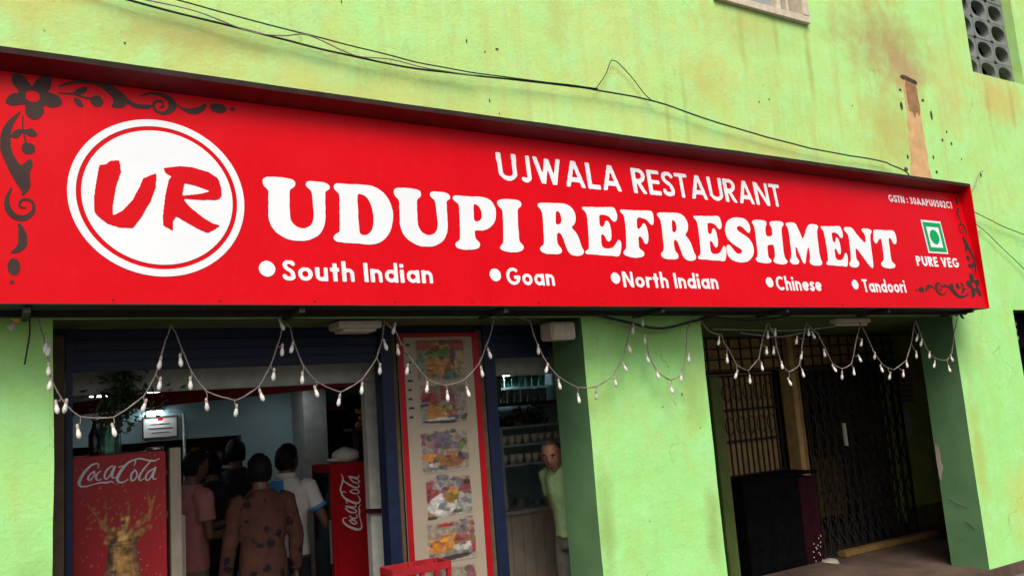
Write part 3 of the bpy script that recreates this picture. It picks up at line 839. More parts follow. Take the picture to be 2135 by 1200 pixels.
# ================================================================== shop sign
TITLE_SHAPES = {
 'U': [[(1.293, 0.682),(1.305, 0.7),(1.331, 0.707),(1.397, 0.709),(1.449, 0.705),(1.469, 0.696),(1.473, 0.676),(1.464, 0.658),(1.443, 0.645),(1.438, 0.629),(1.43, 0.508),(1.436, 0.463),(1.46, 0.434),(1.497, 0.424),(1.535, 0.438),(1.557, 0.47),(1.563, 0.509),(1.563, 0.595),(1.561, 0.638),(1.551, 0.653),(1.533, 0.668),(1.53, 0.683),(1.54, 0.698),(1.57, 0.704),(1.624, 0.703),(1.658, 0.694),(1.67, 0.677),(1.663, 0.659),(1.643, 0.649),(1.638, 0.629),(1.628, 0.482),(1.61, 0.426),(1.577, 0.386),(1.529, 0.361),(1.477, 0.351),(1.411, 0.359),(1.355, 0.39),(1.325, 0.43),(1.314, 0.478),(1.318, 0.554),(1.322, 0.62),(1.316, 0.637),(1.299, 0.652)]],
 'D': [[(1.691, 0.677),(1.695, 0.695),(1.722, 0.704),(1.798, 0.704),(1.872, 0.708),(1.929, 0.703),(1.977, 0.68),(2.015, 0.637),(2.035, 0.581),(2.037, 0.523),(2.017, 0.448),(1.983, 0.398),(1.938, 0.364),(1.888, 0.351),(1.831, 0.351),(1.705, 0.355),(1.678, 0.36),(1.666, 0.375),(1.669, 0.391),(1.687, 0.406),(1.704, 0.414),(1.707, 0.44),(1.718, 0.583),(1.72, 0.635),(1.712, 0.65),(1.695, 0.663)], [(1.829, 0.639),(1.85, 0.648),(1.882, 0.635),(1.904, 0.596),(1.914, 0.54),(1.913, 0.491),(1.901, 0.442),(1.877, 0.413),(1.848, 0.403),(1.825, 0.41),(1.82, 0.43),(1.823, 0.51)]],
 'P': [[(2.442, 0.665),(2.449, 0.683),(2.482, 0.69),(2.567, 0.689),(2.654, 0.692),(2.71, 0.676),(2.738, 0.633),(2.738, 0.58),(2.719, 0.53),(2.68, 0.493),(2.634, 0.473),(2.59, 0.471),(2.572, 0.472),(2.568, 0.444),(2.573, 0.414),(2.593, 0.398),(2.598, 0.381),(2.585, 0.359),(2.541, 0.347),(2.485, 0.344),(2.44, 0.351),(2.424, 0.369),(2.431, 0.388),(2.455, 0.4),(2.464, 0.422),(2.473, 0.507),(2.48, 0.594),(2.48, 0.633),(2.463, 0.645)], [(2.586, 0.638),(2.608, 0.638),(2.629, 0.617),(2.637, 0.582),(2.63, 0.551),(2.611, 0.533),(2.584, 0.527),(2.575, 0.535),(2.579, 0.583)]],
 'I': [[(2.756, 0.657),(2.762, 0.675),(2.8, 0.689),(2.861, 0.693),(2.916, 0.691),(2.939, 0.675),(2.936, 0.652),(2.907, 0.632),(2.902, 0.609),(2.891, 0.505),(2.888, 0.433),(2.891, 0.407),(2.911, 0.39),(2.911, 0.368),(2.885, 0.349),(2.829, 0.341),(2.775, 0.345),(2.741, 0.356),(2.738, 0.375),(2.758, 0.392),(2.769, 0.419),(2.78, 0.507),(2.788, 0.588),(2.788, 0.619),(2.768, 0.635)]],
 'R': [[(3.062, 0.663),(3.069, 0.679),(3.104, 0.687),(3.183, 0.69),(3.263, 0.694),(3.312, 0.684),(3.344, 0.658),(3.357, 0.624),(3.354, 0.589),(3.342, 0.56),(3.316, 0.537),(3.307, 0.527),(3.326, 0.513),(3.35, 0.48),(3.363, 0.431),(3.371, 0.394),(3.384, 0.376),(3.379, 0.358),(3.358, 0.341),(3.31, 0.335),(3.268, 0.347),(3.248, 0.377),(3.235, 0.425),(3.224, 0.468),(3.206, 0.488),(3.188, 0.484),(3.179, 0.447),(3.182, 0.405),(3.202, 0.384),(3.206, 0.366),(3.193, 0.347),(3.146, 0.34),(3.083, 0.34),(3.044, 0.354),(3.033, 0.371),(3.046, 0.387),(3.065, 0.399),(3.075, 0.424),(3.082, 0.497),(3.09, 0.576),(3.09, 0.619),(3.083, 0.64)], [(3.2, 0.629),(3.214, 0.638),(3.23, 0.628),(3.239, 0.598),(3.233, 0.563),(3.216, 0.546),(3.193, 0.544),(3.187, 0.552)]],
 'E': [[(3.419, 0.669),(3.426, 0.682),(3.475, 0.684),(3.583, 0.689),(3.689, 0.696),(3.708, 0.673),(3.714, 0.64),(3.706, 0.607),(3.684, 0.59),(3.663, 0.598),(3.641, 0.626),(3.604, 0.635),(3.561, 0.632),(3.553, 0.605),(3.549, 0.557),(3.568, 0.548),(3.59, 0.562),(3.601, 0.588),(3.62, 0.597),(3.635, 0.578),(3.64, 0.533),(3.635, 0.482),(3.619, 0.452),(3.601, 0.445),(3.586, 0.46),(3.576, 0.488),(3.551, 0.496),(3.54, 0.439),(3.542, 0.408),(3.57, 0.396),(3.621, 0.402),(3.656, 0.425),(3.681, 0.455),(3.699, 0.465),(3.711, 0.447),(3.706, 0.408),(3.687, 0.363),(3.668, 0.345),(3.595, 0.347),(3.474, 0.349),(3.4, 0.351),(3.391, 0.363),(3.401, 0.374),(3.423, 0.387),(3.433, 0.416),(3.444, 0.504),(3.452, 0.598),(3.448, 0.639),(3.436, 0.654)]],
 'F': [[(3.744, 0.672),(3.758, 0.686),(3.81, 0.686),(3.916, 0.688),(4.028, 0.693),(4.044, 0.668),(4.043, 0.635),(4.034, 0.601),(4.018, 0.585),(3.996, 0.598),(3.98, 0.621),(3.945, 0.632),(3.892, 0.631),(3.876, 0.555),(3.901, 0.555),(3.921, 0.574),(3.942, 0.599),(3.962, 0.577),(3.969, 0.531),(3.962, 0.478),(3.943, 0.446),(3.926, 0.442),(3.914, 0.463),(3.904, 0.491),(3.875, 0.495),(3.868, 0.454),(3.866, 0.409),(3.899, 0.39),(3.903, 0.371),(3.887, 0.352),(3.828, 0.341),(3.773, 0.344),(3.728, 0.355),(3.714, 0.37),(3.727, 0.387),(3.746, 0.404),(3.757, 0.443),(3.769, 0.52),(3.775, 0.599),(3.773, 0.641),(3.757, 0.659)]],
 'S': [[(4.884, 0.697),(4.942, 0.697),(4.983, 0.685),(5.009, 0.654),(5.013, 0.614),(4.998, 0.581),(4.978, 0.58),(4.952, 0.603),(4.919, 0.627),(4.885, 0.627),(4.863, 0.609),(4.875, 0.589),(4.918, 0.566),(4.973, 0.536),(5.005, 0.491),(5.006, 0.441),(4.984, 0.398),(4.936, 0.36),(4.878, 0.343),(4.811, 0.342),(4.757, 0.354),(4.722, 0.381),(4.711, 0.429),(4.722, 0.465),(4.746, 0.476),(4.77, 0.46),(4.795, 0.426),(4.823, 0.407),(4.857, 0.411),(4.876, 0.425),(4.871, 0.443),(4.833, 0.462),(4.783, 0.488),(4.745, 0.525),(4.735, 0.578),(4.749, 0.624),(4.78, 0.662),(4.829, 0.688)]],
 'H': [[(5.046, 0.663),(5.062, 0.684),(5.119, 0.693),(5.184, 0.691),(5.208, 0.68),(5.209, 0.661),(5.191, 0.642),(5.18, 0.616),(5.177, 0.568),(5.204, 0.562),(5.242, 0.569),(5.253, 0.59),(5.257, 0.635),(5.243, 0.656),(5.246, 0.675),(5.265, 0.688),(5.334, 0.695),(5.391, 0.693),(5.407, 0.676),(5.399, 0.661),(5.377, 0.645),(5.364, 0.611),(5.351, 0.521),(5.339, 0.432),(5.344, 0.389),(5.363, 0.371),(5.357, 0.353),(5.314, 0.34),(5.243, 0.342),(5.206, 0.355),(5.2, 0.369),(5.225, 0.392),(5.235, 0.421),(5.24, 0.491),(5.205, 0.494),(5.167, 0.485),(5.158, 0.44),(5.154, 0.389),(5.177, 0.376),(5.18, 0.361),(5.159, 0.346),(5.093, 0.343),(5.035, 0.348),(5.005, 0.366),(5.014, 0.381),(5.033, 0.396),(5.044, 0.435),(5.053, 0.522),(5.062, 0.609),(5.06, 0.642)]],
 'M': [[(5.427, 0.674),(5.441, 0.686),(5.502, 0.693),(5.548, 0.688),(5.565, 0.655),(5.583, 0.607),(5.601, 0.559),(5.633, 0.595),(5.672, 0.65),(5.71, 0.686),(5.762, 0.693),(5.816, 0.689),(5.822, 0.669),(5.804, 0.649),(5.79, 0.61),(5.777, 0.525),(5.767, 0.441),(5.769, 0.396),(5.779, 0.374),(5.759, 0.347),(5.696, 0.339),(5.644, 0.347),(5.623, 0.365),(5.635, 0.388),(5.648, 0.429),(5.651, 0.493),(5.629, 0.474),(5.597, 0.412),(5.572, 0.359),(5.554, 0.351),(5.536, 0.381),(5.52, 0.432),(5.504, 0.487),(5.497, 0.498),(5.483, 0.46),(5.478, 0.408),(5.498, 0.379),(5.498, 0.361),(5.472, 0.345),(5.419, 0.344),(5.391, 0.361),(5.392, 0.376),(5.415, 0.399),(5.43, 0.451),(5.441, 0.54),(5.449, 0.615),(5.442, 0.652)]],
 'N': [[(6.148, 0.668),(6.167, 0.689),(6.222, 0.696),(6.267, 0.686),(6.3, 0.644),(6.354, 0.591),(6.394, 0.565),(6.413, 0.585),(6.42, 0.634),(6.392, 0.665),(6.385, 0.68),(6.414, 0.694),(6.476, 0.693),(6.522, 0.684),(6.521, 0.663),(6.494, 0.642),(6.476, 0.588),(6.46, 0.491),(6.448, 0.411),(6.436, 0.355),(6.415, 0.339),(6.384, 0.362),(6.333, 0.423),(6.283, 0.488),(6.251, 0.507),(6.237, 0.467),(6.231, 0.412),(6.255, 0.389),(6.245, 0.361),(6.209, 0.341),(6.15, 0.341),(6.12, 0.357),(6.125, 0.377),(6.153, 0.401),(6.168, 0.456),(6.183, 0.543),(6.193, 0.615),(6.174, 0.641)]],
 'T': [[(6.546, 0.665),(6.561, 0.688),(6.637, 0.692),(6.739, 0.693),(6.831, 0.696),(6.854, 0.672),(6.858, 0.631),(6.84, 0.581),(6.809, 0.567),(6.789, 0.582),(6.78, 0.611),(6.753, 0.626),(6.737, 0.601),(6.724, 0.518),(6.712, 0.444),(6.716, 0.404),(6.747, 0.385),(6.744, 0.364),(6.709, 0.349),(6.638, 0.345),(6.572, 0.355),(6.549, 0.378),(6.562, 0.395),(6.598, 0.416),(6.616, 0.465),(6.629, 0.547),(6.635, 0.608),(6.607, 0.607),(6.575, 0.581),(6.547, 0.563),(6.524, 0.587),(6.531, 0.623)]],
 'mono_U': [[(0.503, 0.693),(0.536, 0.702),(0.548, 0.719),(0.593, 0.727),(0.599, 0.669),(0.575, 0.588),(0.56, 0.497),(0.559, 0.438),(0.604, 0.468),(0.647, 0.522),(0.68, 0.591),(0.7, 0.642),(0.763, 0.676),(0.757, 0.603),(0.732, 0.528),(0.687, 0.44),(0.645, 0.378),(0.592, 0.377),(0.531, 0.397),(0.486, 0.437),(0.476, 0.462),(0.477, 0.521),(0.488, 0.605)]],
 'mono_R': [[(0.797, 0.706),(0.869, 0.722),(0.937, 0.723),(1.017, 0.704),(1.062, 0.674),(1.074, 0.63),(1.075, 0.578),(1.057, 0.555),(0.987, 0.55),(0.885, 0.549),(0.912, 0.51),(0.972, 0.458),(1.022, 0.426),(1.062, 0.416),(1.032, 0.393),(0.997, 0.372),(0.947, 0.394),(0.892, 0.426),(0.849, 0.453),(0.831, 0.425),(0.83, 0.376),(0.787, 0.4),(0.787, 0.458),(0.8, 0.557),(0.82, 0.646),(0.834, 0.663),(0.804, 0.682)], [(0.894, 0.633),(0.945, 0.625),(1.022, 0.6),(0.966, 0.58),(0.88, 0.564)]],
}
ORNAMENT = {'polys': [[(0.134, 1.119), (0.175, 1.124), (0.207, 1.083), (0.219, 1.069), (0.243, 1.119), (0.299, 1.14), (0.295, 1.072), (0.285, 1.049), (0.322, 1.039), (0.346, 1.0), (0.307, 0.97), (0.265, 0.976), (0.267, 0.94), (0.231, 0.897), (0.192, 0.918), (0.188, 0.965), (0.176, 0.969), (0.133, 0.958), (0.107, 0.975), (0.133, 1.017), (0.163, 1.031), (0.137, 1.072)], [(0.322, 1.082), (0.367, 1.114), (0.428, 1.138), (0.49, 1.148), (0.553, 1.136), (0.606, 1.1), (0.648, 1.058), (0.691, 1.042), (0.751, 1.047), (0.729, 1.022), (0.669, 1.02), (0.637, 1.034), (0.609, 1.011), (0.562, 1.011), (0.573, 1.044), (0.542, 1.09), (0.5, 1.116), (0.438, 1.119), (0.377, 1.103)], [(0.392, 1.058), (0.418, 1.09), (0.457, 1.1), (0.443, 1.069), (0.412, 1.052)], [(0.395, 1.037), (0.422, 1.029), (0.437, 0.99), (0.412, 0.996), (0.397, 1.013)], [(0.868, 1.067), (0.915, 1.051), (0.974, 1.064), (1.022, 1.095), (1.008, 1.051), (0.96, 1.023), (0.914, 1.03)], [(0.171, 0.933), (0.143, 0.87), (0.13, 0.804), (0.135, 0.735), (0.158, 0.68), (0.177, 0.664), (0.21, 0.697), (0.221, 0.669), (0.208, 0.627), (0.21, 0.558), (0.178, 0.51), (0.173, 0.538), (0.145, 0.587), (0.112, 0.664), (0.088, 0.742), (0.095, 0.823), (0.124, 0.885)], [(0.134, 0.799), (0.143, 0.829), (0.172, 0.844), (0.176, 0.827), (0.158, 0.796)], [(0.186, 0.84), (0.219, 0.85), (0.24, 0.823), (0.219, 0.809), (0.195, 0.818)], [(0.164, 0.38), (0.192, 0.342), (0.2, 0.287), (0.179, 0.247), (0.133, 0.234), (0.16, 0.274), (0.163, 0.329)]], 'strokes': [[(0.327, 1.052, 0.0022), (0.397, 1.054, 0.0045), (0.422, 1.047, 0.0046), (0.474, 1.04, 0.0046)], [(0.697, 1.088, 0.0035), (0.748, 1.111, 0.006), (0.803, 1.11, 0.011), (0.845, 1.083, 0.0172), (0.849, 1.045, 0.0188), (0.817, 1.012, 0.0108), (0.778, 1.012, 0.0071), (0.759, 1.039, 0.0072), (0.771, 1.07, 0.006), (0.802, 1.071, 0.006), (0.805, 1.044, 0.0048), (0.788, 1.039, 0.0048)], [(0.179, 0.91, 0.0022), (0.181, 0.834, 0.0032), (0.193, 0.776, 0.0042)], [(0.136, 0.546, 0.003), (0.118, 0.494, 0.008), (0.123, 0.444, 0.013), (0.146, 0.412, 0.014), (0.183, 0.403, 0.0143), (0.22, 0.433, 0.0084), (0.224, 0.473, 0.0063), (0.201, 0.495, 0.0062), (0.173, 0.487, 0.0051), (0.169, 0.458, 0.0052), (0.19, 0.454, 0.004)]], 'ells': [(0.497, 1.031, 0.0294, 0.03), (1.083, 1.074, 0.0432, 0.027), (1.156, 1.08, 0.0112, 0.0122), (0.202, 0.748, 0.0285, 0.0299), (0.147, 0.17, 0.0252, 0.0399), (0.139, 0.099, 0.009, 0.011)], 'hole': (0.219, 1.018, 0.0308)}
SCRIPT_STROKES = [[(0.623, 1.618, 0.0023), (0.627, 1.637, 0.0034), (0.612, 1.645, 0.0045), (0.586, 1.635, 0.0057), (0.557, 1.606, 0.0074), (0.534, 1.57, 0.008), (0.525, 1.542, 0.008), (0.533, 1.524, 0.0057), (0.56, 1.52, 0.0039), (0.595, 1.527, 0.0028)], [(0.604, 1.601, 0.0034), (0.583, 1.587, 0.0045), (0.571, 1.566, 0.0051), (0.577, 1.553, 0.0039), (0.593, 1.564, 0.0039), (0.606, 1.588, 0.0039), (0.604, 1.603, 0.0028)], [(0.639, 1.6, 0.0034), (0.621, 1.587, 0.0051), (0.612, 1.565, 0.0057), (0.624, 1.548, 0.0039), (0.645, 1.555, 0.0023)], [(0.702, 1.624, 0.0039), (0.672, 1.604, 0.0051), (0.657, 1.567, 0.0051), (0.668, 1.55, 0.0039), (0.689, 1.573, 0.0039), (0.714, 1.619, 0.0051), (0.698, 1.569, 0.0051), (0.704, 1.553, 0.0034), (0.719, 1.557, 0.0023)], [(0.574, 1.521, 0.0017), (0.606, 1.529, 0.0028), (0.642, 1.533, 0.0045), (0.671, 1.53, 0.0051), (0.695, 1.534, 0.0034), (0.713, 1.519, 0.0017)], [(0.735, 1.614, 0.0034), (0.759, 1.618, 0.0034)], [(0.817, 1.613, 0.0023), (0.827, 1.638, 0.0039), (0.811, 1.646, 0.0051), (0.777, 1.626, 0.0062), (0.747, 1.59, 0.008), (0.728, 1.553, 0.008), (0.731, 1.53, 0.0057), (0.755, 1.523, 0.0039), (0.786, 1.538, 0.0023)], [(0.811, 1.646, 0.0034), (0.848, 1.653, 0.0045), (0.892, 1.639, 0.0051), (0.929, 1.632, 0.0045), (0.961, 1.643, 0.0023)], [(0.917, 1.637, 0.0039), (0.873, 1.591, 0.0051), (0.847, 1.548, 0.0057), (0.85, 1.525, 0.0039), (0.872, 1.532, 0.0023)], [(0.823, 1.589, 0.0039), (0.804, 1.565, 0.0051), (0.801, 1.536, 0.0051), (0.816, 1.528, 0.0039), (0.835, 1.556, 0.0045), (0.826, 1.589, 0.0028)], [(0.926, 1.586, 0.0039), (0.894, 1.566, 0.0051), (0.881, 1.535, 0.0051), (0.894, 1.52, 0.0039), (0.916, 1.548, 0.0045), (0.938, 1.592, 0.0051), (0.922, 1.54, 0.0051), (0.928, 1.523, 0.0034), (0.944, 1.528, 0.0023)]]

SB = Vector((0, 4.36, 2.40))
ST = Vector((0, 4.47, 3.525))
SV = (ST - SB).normalized()
SN = Vector((0, -SV.z, SV.y))
def facep(u, v, h):
    p = SB + SV * v + SN * h
    return (u, p.y, p.z)
SX0, SX1 = -0.16, 8.035
sign = thing('shop_sign', (3.95, 4.5, 2.394), 'long red shop sign with white lettering across the green facade', 'sign')
mb = MB()
n = 80
vv = []
for i in range(n + 1):
    for k in range(9):
        u, v = SX0 + (SX1 - SX0) * i / n, 1.130 * k / 8
        vv.append(facep(u, v, 0.0))
ff = [(i * 9 + k, (i + 1) * 9 + k, (i + 1) * 9 + k + 1, i * 9 + k + 1) for i in range(n) for k in range(8)]
mb.add(vv, ff)
mb.build('face_panel', 'sign', sign)
# box behind the face: back, underside, ends
mb = MB()
mb.box(SX0, SX1 - 0.004, 4.485, 4.684, 2.40, 3.56)
mb.build('box', 'sign_box', sign)
mb = MB()
mb.add([(SX0, 4.352, 2.394), (SX1, 4.352, 2.394), (SX1, 4.66, 2.394), (SX0, 4.66, 2.394), (SX0, 4.352, 2.3995), (SX1, 4.352, 2.3995), (SX1, 4.66, 2.3995), (SX0, 4.66, 2.3995)],
       [(0, 3, 2, 1), (4, 5, 6, 7), (0, 1, 5, 4), (1, 2, 6, 5), (2, 3, 7, 6), (3, 0, 4, 7)])
mb.build('underside', 'sign_box', sign)
for x in np.linspace(0.2, 7.8, 7):
    MB().bar((x, 4.37, 2.375), (x, 4.68, 2.375), 0.03, 0.03).build('support_angle', 'sign_box', sign)
MB().bar((SX0, 4.56, 2.378), (SX1 - 0.03, 4.56, 2.378), 0.035, 0.03).build('support_rail', 'sign_box', sign)
# hood along the top: dark front edge and a red sloping inner side
mb = MB()
nh = 60
for i in range(nh):
    pass
def hood_section(x):
    w = 0.004 * noise.noise((x * 0.8, 1.2, 0)) + 0.002 * noise.noise((x * 4, 2.2, 0))
    return [(x, 4.345, 3.594 + w), (x, 4.352, 3.567 + w), (x, 4.462, 3.527), (x, 4.49, 3.527), (x, 4.69, 3.606 + w), (x, 4.69, 3.612 + w), (x, 4.42, 3.606 + w)]
hv, hf, hm = [], [], []
for i in range(nh + 1):
    hv += hood_section(SX0 + (SX1 - SX0) * i / nh)
for i in range(nh):
    for k in range(7):
        a, b = i * 7 + k, i * 7 + (k + 1) % 7
        hf.append((a, b, b + 7, a + 7))
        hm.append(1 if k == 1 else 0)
hf += [tuple(range(7)), tuple(range(nh * 7 + 6, nh * 7 - 1, -1))]
hm += [0, 0]
mb.v, mb.f, mb.mi = hv, hf, hm
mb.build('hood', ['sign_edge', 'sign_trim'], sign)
for x0, x1, nm in ((SX1 - 0.003, SX1 + 0.006, 'side_trim'), (SX0 - 0.006, SX0 + 0.003, 'side_trim')):
    v = []
    for x in (x0, x1):
        v += [(x, 4.346, 2.394), (x, 4.684, 2.394), (x, 4.684, 3.60), (x, 4.346, 3.592)]
    MB().add(v, [(0, 1, 2, 3), (7, 6, 5, 4), (0, 4, 5, 1), (1, 5, 6, 2), (2, 6, 7, 3), (3, 7, 4, 0)]).build(nm, 'sign', sign)

def shape_loops(polys, cell=0.0035, blur=2.3, smooth=True):
    p = np.vstack([np.array(q) for q in polys])
    mk = Mask(p[:, 0].min(), p[:, 0].max(), p[:, 1].min(), p[:, 1].max(), cell)
    for i, q in enumerate(polys):
        mk.poly(catmull(q, True, 4) if smooth else q, on=(i == 0))
    return mk.loops(blur, 0.22)
TITLE = [('U', None), ('D', None), ('U', (2.056, 2.429)), ('P', None), ('I', None), ('R', None), ('E', None), ('F', None), ('R', (4.052, 4.39)), ('E', (4.405, 4.712)),
         ('S', None), ('H', None), ('M', None), ('E', (5.826, 6.122)), ('N', None), ('T', None)]
for ch, span in TITLE:
    polys = TITLE_SHAPES[ch]
    if span:
        a = np.array(polys[0])
        lo, hi = a[:, 0].min(), a[:, 0].max()
        polys = [[(span[0] + (x - lo) / (hi - lo) * (span[1] - span[0]), y) for x, y in q] for q in polys]
    lp = shape_loops(polys)
    flat_mesh(MB(), lp, lambda u, v, h: facep(u, v, h + 0.0006)).build('letter', 'vinyl', sign)
def text_part(txt, u0, u1, v0, v1, h, name='lettering', mat='vinyl', parent=sign, gap=0.12, place=None, space=0.34):
    mb = MB()
    for lp in text_loops(txt, u0, u1, v0, v1, h, gap, space):
        if name == 'letter':
            flat_mesh(MB(), lp, lambda u, v, hh: facep(u, v, hh + 0.0006)).build('letter', mat, parent)
        else:
            flat_mesh(mb, lp, lambda u, v, hh: facep(u, v, hh + 0.0006))
    if name != 'letter':
        mb.build(name, mat, parent)['kind'] = 'stuff'
text_part('UJWALA RESTAURANT', 2.795, 5.44, 0.818, 1.008, 0.078, 'letter', space=0.42, gap=0.10)
for txt, u0, u1, dot, r in (('South Indian', 1.373, 2.25, 1.289, 0.046), ('Goan', 2.757, 3.113, 2.679, 0.043), ('North Indian', 3.675, 4.558, 3.614, 0.042),
                            ('Chinese', 5.18, 5.705, 5.11, 0.043), ('Tandoori', 6.235, 6.822, 6.137, 0.044)):
    text_part(txt, u0, u1, 0.131, 0.242, 0.092, 'letter', gap=0.13, space=0.36)
    mk = Mask(dot - r, dot + r, 0.192 - r, 0.192 + r, 0.004)
    mk.ellipse(dot, 0.192, r * 0.93, r * 0.93)
    flat_mesh(MB(), mk.loops(), lambda u, v, h: facep(u, v, h + 0.0006)).build('bullet_dot', 'vinyl', sign)
text_part('PURE VEG', 7.075, 7.735, 0.382, 0.474, 0.105, 'letter', gap=0.14)
text_part('GSTN : 30AAPU0502C1', 6.885, 7.865, 0.97, 1.038, 0.09, 'small_print', gap=0.16)
# vegetarian mark: green square frame with a green dot
vegm = MB().add([facep(u, v, h) for h in (0.0006, 0.0016) for u, v in ((7.295, 0.51), (7.605, 0.51), (7.605, 0.825), (7.295, 0.825))], [(4, 5, 6, 7), (0, 1, 5, 4), (1, 2, 6, 5), (2, 3, 7, 6), (3, 0, 4, 7)]).build('veg_mark', 'vinyl', sign)
mk = Mask(7.29, 7.61, 0.50, 0.83, 0.004)
mk.poly([(7.312, 0.527), (7.588, 0.527), (7.588, 0.808), (7.312, 0.808)])
mk.poly([(7.352, 0.567), (7.548, 0.567), (7.548, 0.768), (7.352, 0.768)], on=False)
flat_mesh(MB(), mk.loops(0.6), lambda u, v, h: facep(u, v, h + 0.0022)).build('border', 'vinyl_green', vegm)
mk = Mask(7.37, 7.53, 0.58, 0.76, 0.004)
mk.ellipse(7.45, 0.667, 0.070, 0.070)
flat_mesh(MB(), mk.loops(), lambda u, v, h: facep(u, v, h + 0.0022)).build('dot', 'vinyl_green', vegm)
# round emblem
ecx, ecy = 0.7765, 0.552
def ring_pts(r, n=120):
    return [(ecx + r * math.cos(2 * math.pi * i / n), ecy + r * math.sin(2 * math.pi * i / n)) for i in range(n)]
emb = flat_mesh(MB(), [ring_pts(0.414), ring_pts(0.377)[::-1]], lambda u, v, h: facep(u, v, h + 0.0006)).build('emblem', 'vinyl', sign)
flat_mesh(MB(), [ring_pts(0.354)], lambda u, v, h: facep(u, v, h + 0.0006)).build('disc', 'vinyl', emb)
for k in ('mono_U', 'mono_R'):
    flat_mesh(MB(), shape_loops(TITLE_SHAPES[k], 0.0035, 0.8, False), lambda u, v, h: facep(u, v, h + 0.0026)).build('monogram_letter', 'vinyl_red', emb)
# corner ornaments
def ornament(tr, sc):
    mb = MB()
    groups = []
    for q in ORNAMENT['polys'][:1]:
        p = np.array(q)
        mk = Mask(p[:, 0].min(), p[:, 0].max(), p[:, 1].min(), p[:, 1].max(), 0.003)
        mk.poly(catmull(q, True, 4))
        hx, hy, hr = ORNAMENT['hole']
        mk.ellipse(hx, hy, hr, hr, on=False)
        groups.append(mk)
    rest = ORNAMENT['polys'][1:]
    allp = np.array([p for q in rest for p in q])
    mk = Mask(allp[:, 0].min() - 0.1, allp[:, 0].max() + 0.4, allp[:, 1].min() - 0.2, allp[:, 1].max() + 0.1, 0.003)
    for q in rest:
        mk.poly(catmull(q, True, 4))
    for s_ in ORNAMENT['strokes']:
        pp = catmull([p for p in s_], False, 4)
        mk.stroke([tuple(p) for p in pp])
    for (x, y, rx, ry) in ORNAMENT['ells']:
        mk.ellipse(x, y, rx, ry)
    groups.append(mk)
    for mk in groups:
        for lp in group_loops(mk.loops(0.8, 0.25)):
            flat_mesh(mb, lp, lambda u, v, h: facep(*tr(u, v), h + 0.0006))
    return mb
def group_loops(loops):
    """outer loops with their own holes"""
    area = lambda l: 0.5 * sum(l[i][0] * l[(i + 1) % len(l)][1] - l[(i + 1) % len(l)][0] * l[i][1] for i in range(len(l)))
    outs = [l for l in loops if area(l) * area(max(loops, key=lambda q: abs(area(q)))) > 0]
    holes = [l for l in loops if not any(l is o for o in outs)]
    res = []
    def inside(pt, l):
        r = False
        for i in range(len(l)):
            (x1, y1), (x2, y2) = l[i], l[(i + 1) % len(l)]
            if (y1 > pt[1]) != (y2 > pt[1]) and pt[0] < (x2 - x1) * (pt[1] - y1) / (y2 - y1) + x1:
                r = not r
        return r
    for o in outs:
        res.append([o] + [h for h in holes if inside(h[0], o)])
    return res
fx, fy = ORNAMENT['hole'][:2]
# fixing screws and the two joints of the printed sheet
scr = MB().loft([(0, 0, 0, 0.006, 0.006), (0, 0, 0.002, 0.0055, 0.0055), (0, 0, 0.003, 0.002, 0.002)], 8).mesh('screw')
scr.materials.append(MAT['sign_trim'])
for k in range(17):
    for v in (0.02, 1.09):
        o = bpy.data.objects.new('screw', scr)
        COL.objects.link(o)
        o.parent = sign
        o.location = Vector(facep(0.05 + k * 0.49 + 0.02 * random.uniform(-1, 1), v, 0.0)) - world_loc(sign)
        o.rotation_euler = (math.radians(95.6), 0, 0)
for u in (2.63, 5.33):
    MB().add([facep(u + du, v, h) for h in (0.0, 0.0005) for du, v in ((-0.006, 0.0), (0.006, 0.0), (0.006, 1.125), (-0.006, 1.125))], [(4, 5, 6, 7), (0, 1, 5, 4), (1, 2, 6, 5), (2, 3, 7, 6), (3, 0, 4, 7)]).build('sheet_joint', 'sign', sign)
ornament(lambda u, v: (u, v), 1).build('ornament', 'vinyl_brown', sign)
ornament(lambda u, v: (7.90 - (u - fx) * 0.985, 0.217 - (v - fy) * 0.985), 1).build('ornament', 'vinyl_brown', sign)

# ================================================================== cables on the wall
def cable(name, pts, r, label, mat='cable', y=4.655, cat='cable', group=None, wob=0.006):
    p = catmull([(x, z) for x, z in pts], False, 6)
    P3 = [(x, y + wob * noise.noise((x * 1.7, r * 900, 0.3)) - 0.004, z + 0.006 * noise.noise((x * 3.3, 4.4, r * 700))) for x, z in p]
    o = MB().tube(P3, r, 6).build(name, mat, None, smooth=True)
    return setp(o, label, cat, group)
cable('wall_cable', [(-1.5, 4.36), (0.2, 4.16), (0.661, 4.089), (1.25, 4.035), (1.833, 3.990), (2.378, 3.970), (3.031, 4.004), (3.556, 4.030), (3.816, 4.039), (4.39, 4.025), (5.071, 3.936), (6.167, 3.843), (7.112, 3.826), (7.30, 3.80), (7.541, 3.745), (7.60, 3.60)], 0.0065,
      'black cable sagging along the wall above the sign, full length')
cable('wall_cable', [(-1.5, 4.44), (0.3, 4.21), (0.887, 4.136), (1.657, 4.066), (2.149, 4.028), (2.483, 4.003), (3.03, 4.012), (3.556, 4.036), (3.83, 4.045)], 0.0045,
      'thin upper black cable running beside the sagging cable at upper left', y=4.645)
cable('wall_cable', [(0.66, 4.10), (1.0, 4.085), (1.3, 4.02), (1.5, 4.03), (1.66, 4.06), (1.95, 3.985), (2.2, 3.995), (2.45, 3.975), (2.8, 3.985)], 0.004,
      'grey twisted wire wound round the cables at upper left', 'wire', y=4.640)
cable('wall_cable', [(3.816, 4.035), (3.93, 4.17), (4.0, 4.295), (4.035, 4.307), (4.08, 4.29), (4.2, 4.19), (4.30, 4.085), (4.393, 4.028)], 0.0035,
      'thin wire making a pointed loop above the middle of the sign', y=4.672, wob=0.001)
